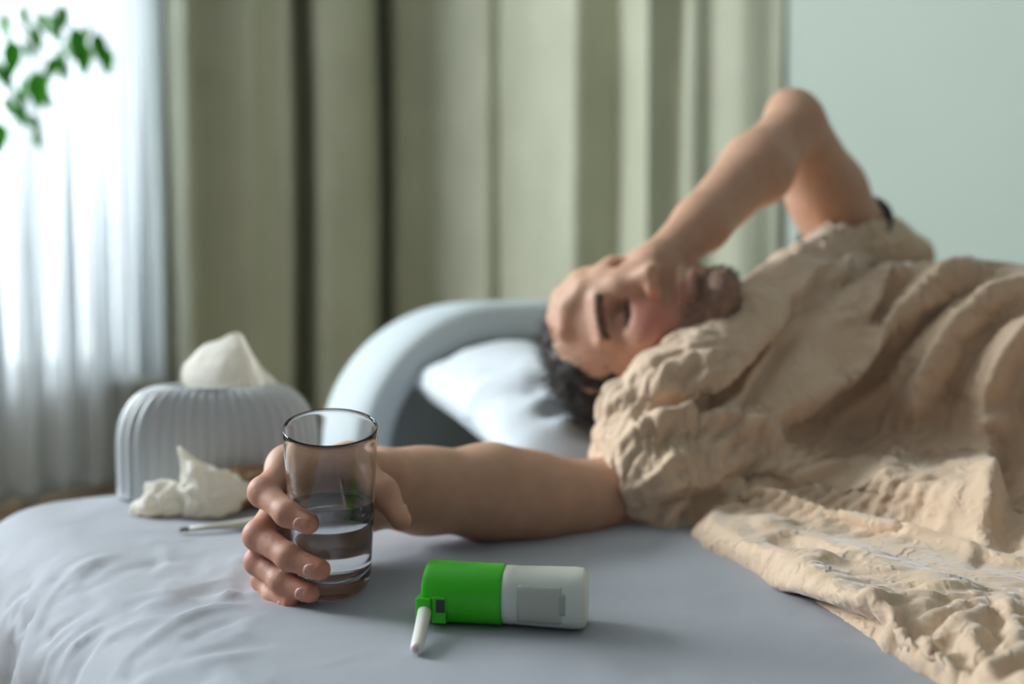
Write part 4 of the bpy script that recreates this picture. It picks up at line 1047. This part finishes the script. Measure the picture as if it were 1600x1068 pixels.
# ------------------------------------------------------------------ potted fig tree beside the window, its twigs reaching into the frame
fp = Vector((-1.62, 2.18, 0))
ft = thing('potted_fig_tree', tuple(fp), 'green weeping fig whose leafy twigs hang in at the upper left', 'plant')
link('pot', lathe('pot', [(0, 0), (.12, 0), (.13, .01), (.17, .26), (.18, .265), (.18, .30), (.165, .30), (.16, .27), (0, .27)], 48, M=Matrix.Translation(fp)), m_pot, ft)
link('soil', lathe('soil', [(0, .275), (.1, .28), (.158, .272)], 32, M=Matrix.Translation(fp)), m_soil, ft)
tr = [fp + Vector(q) for q in ((0, 0, .26), (.02, .01, .6), (-.01, .02, 1.0), (.03, 0, 1.4), (.05, -.02, 1.75))]
link('trunk', tube('trunk', spline([tuple(q) for q in tr], 6), list(np.linspace(.018, .008, 25)), 14), m_bark, ft)
def leaf(name, p, d, L_, parent, rnd):
    d = Vector(d).normalized(); s_ = d.cross(Vector((rnd.uniform(-.6, .6), -1, rnd.uniform(-.2, .2)))).normalized(); nn_ = s_.cross(d)
    vs, fs = [], []; k = 7
    for i in range(k+1):
        t = i/k; w = L_*.30*math.sin(math.pi*t**.8)**.8*(1-t*.25); c = Vector(p) + d*L_*t + nn_*(-.10*L_*t*t) + Vector((0, 0, -.12*L_*t*t))
        vs += [c - s_*w + nn_*w*.25, c, c + s_*w + nn_*w*.25]
    for i in range(k):
        a = 3*i; fs += [(a, a+1, a+4, a+3), (a+1, a+2, a+5, a+4)]
    o = link(name, mesh(name, vs, fs), m_leaf, parent, world=False); o.matrix_parent_inverse = Matrix.Translation(-parent.location)
    md = o.modifiers.new('t', 'SOLIDIFY'); md.thickness = .0004; return o
rnd = random.Random(5)
LE_SPOTS = [((-1.0416, 2.1200, 1.1918), -0.25, 0.0721), ((-1.0251, 2.1300, 1.1888), 0.60, 0.0346), ((-0.9532, 2.1000, 1.2391), 0.50, 0.0621), ((-0.9063, 2.1000, 1.2131), 0.30, 0.0652), ((-1.0162, 2.1000, 1.2573), 0.40, 0.0466), ((-0.9482, 2.1200, 1.1786), 0.30, 0.0533), ((-0.9386, 2.1200, 1.1443), -0.10, 0.0376), ((-0.9833, 2.1000, 1.1245), 0.05, 0.0776), ((-0.9727, 2.1200, 1.1259), -0.40, 0.0502), ((-1.0520, 2.1400, 1.0952), 0.40, 0.0443), ((-1.0477, 2.1400, 1.0631), 0.10, 0.0475), ((-1.0335, 2.1600, 1.0448), 0.50, 0.0415), ((-1.0667, 2.1000, 1.0195), 0.00, 0.0652), ((-0.9436, 2.3000, 1.2506), 0.10, 0.0680), ((-0.9577, 2.3000, 1.2649), -0.60, 0.0510), ((-1.1011, 2.2000, 1.2675), 0.20, 0.0553), ((-1.0235, 2.2000, 1.2675), 0.60, 0.0488), ((-0.9427, 2.3500, 1.2305), 0.10, 0.0660), ((-1.0410, 2.2000, 1.2403), 0.50, 0.0553), ((-0.8998, 2.1200, 1.1865), 0.20, 0.0690), ((-0.9569, 2.1200, 1.1575), -0.50, 0.0470), ((-1.0679, 2.1500, 1.1372), -0.40, 0.0477), ((-1.0350, 2.1400, 1.1192), 0.30, 0.0538), ((-0.9851, 2.1300, 1.0933), 0.20, 0.0472), ((-1.1016, 2.2000, 1.0898), 0.20, 0.0423), ((-1.0413, 2.2000, 1.0140), 0.40, 0.0390), ((-0.9772, 2.2000, 1.2838), 0.30, 0.0488), ((-1.0587, 2.1300, 1.2297), -0.20, 0.0472), ((-1.0094, 2.3000, 1.2364), 0.50, 0.0510), ((-1.0894, 2.1400, 1.1525), 0.30, 0.0538)]
br = [[(-1.1641, 2.1600, 1.4430), (-1.0630, 2.1400, 1.3312), (-0.9683, 2.1200, 1.2665), (-0.9157, 2.1100, 1.2234), (-0.8911, 2.1000, 1.1897)],
      [(-1.2078, 2.1600, 1.3637), (-1.1055, 2.1400, 1.2719), (-1.0350, 2.1300, 1.2165), (-0.9890, 2.1200, 1.1615), (-0.9768, 2.1200, 1.1219)],
      [(-1.2255, 2.1600, 1.2572), (-1.1278, 2.1500, 1.1747), (-1.0686, 2.1500, 1.1145), (-1.0432, 2.1500, 1.0607), (-1.0283, 2.1600, 1.0354)],
      [(-1.2103, 2.3000, 1.5052), (-1.0795, 2.3200, 1.3843), (-0.9868, 2.3200, 1.3128), (-0.9528, 2.3300, 1.2650), (-0.9388, 2.3400, 1.2239)],
      [(-1.2432, 2.1400, 1.1990), (-1.1407, 2.1200, 1.1153), (-1.0907, 2.1100, 1.0540), (-1.0695, 2.1000, 1.0129)]]
for b in br:
    pts = [tuple(tr[3] + Vector((0, 0, .1)))] + list(b)
    sp_ = spline(pts, 6); link('twig', tube('twig', sp_, list(np.linspace(.004, .0010, len(sp_))), 7), m_bark, ft)
for p_, dx, ln in LE_SPOTS:
    leaf('leaf', p_, (dx*.8, rnd.uniform(-.3, .3), -1), ln, ft, rnd)
for i in range(70):
    a = rnd.uniform(0, 6.28); r = rnd.uniform(.05, .35); z = rnd.uniform(1.15, 2.0)
    p = tr[4] + Vector((r*math.cos(a)-.12, r*math.sin(a), z-1.75))
    if p.x/p.y > -.527: continue
    leaf('leaf', p, (math.cos(a)*.6, math.sin(a)*.6, -.8), rnd.uniform(.045, .065), ft, rnd)
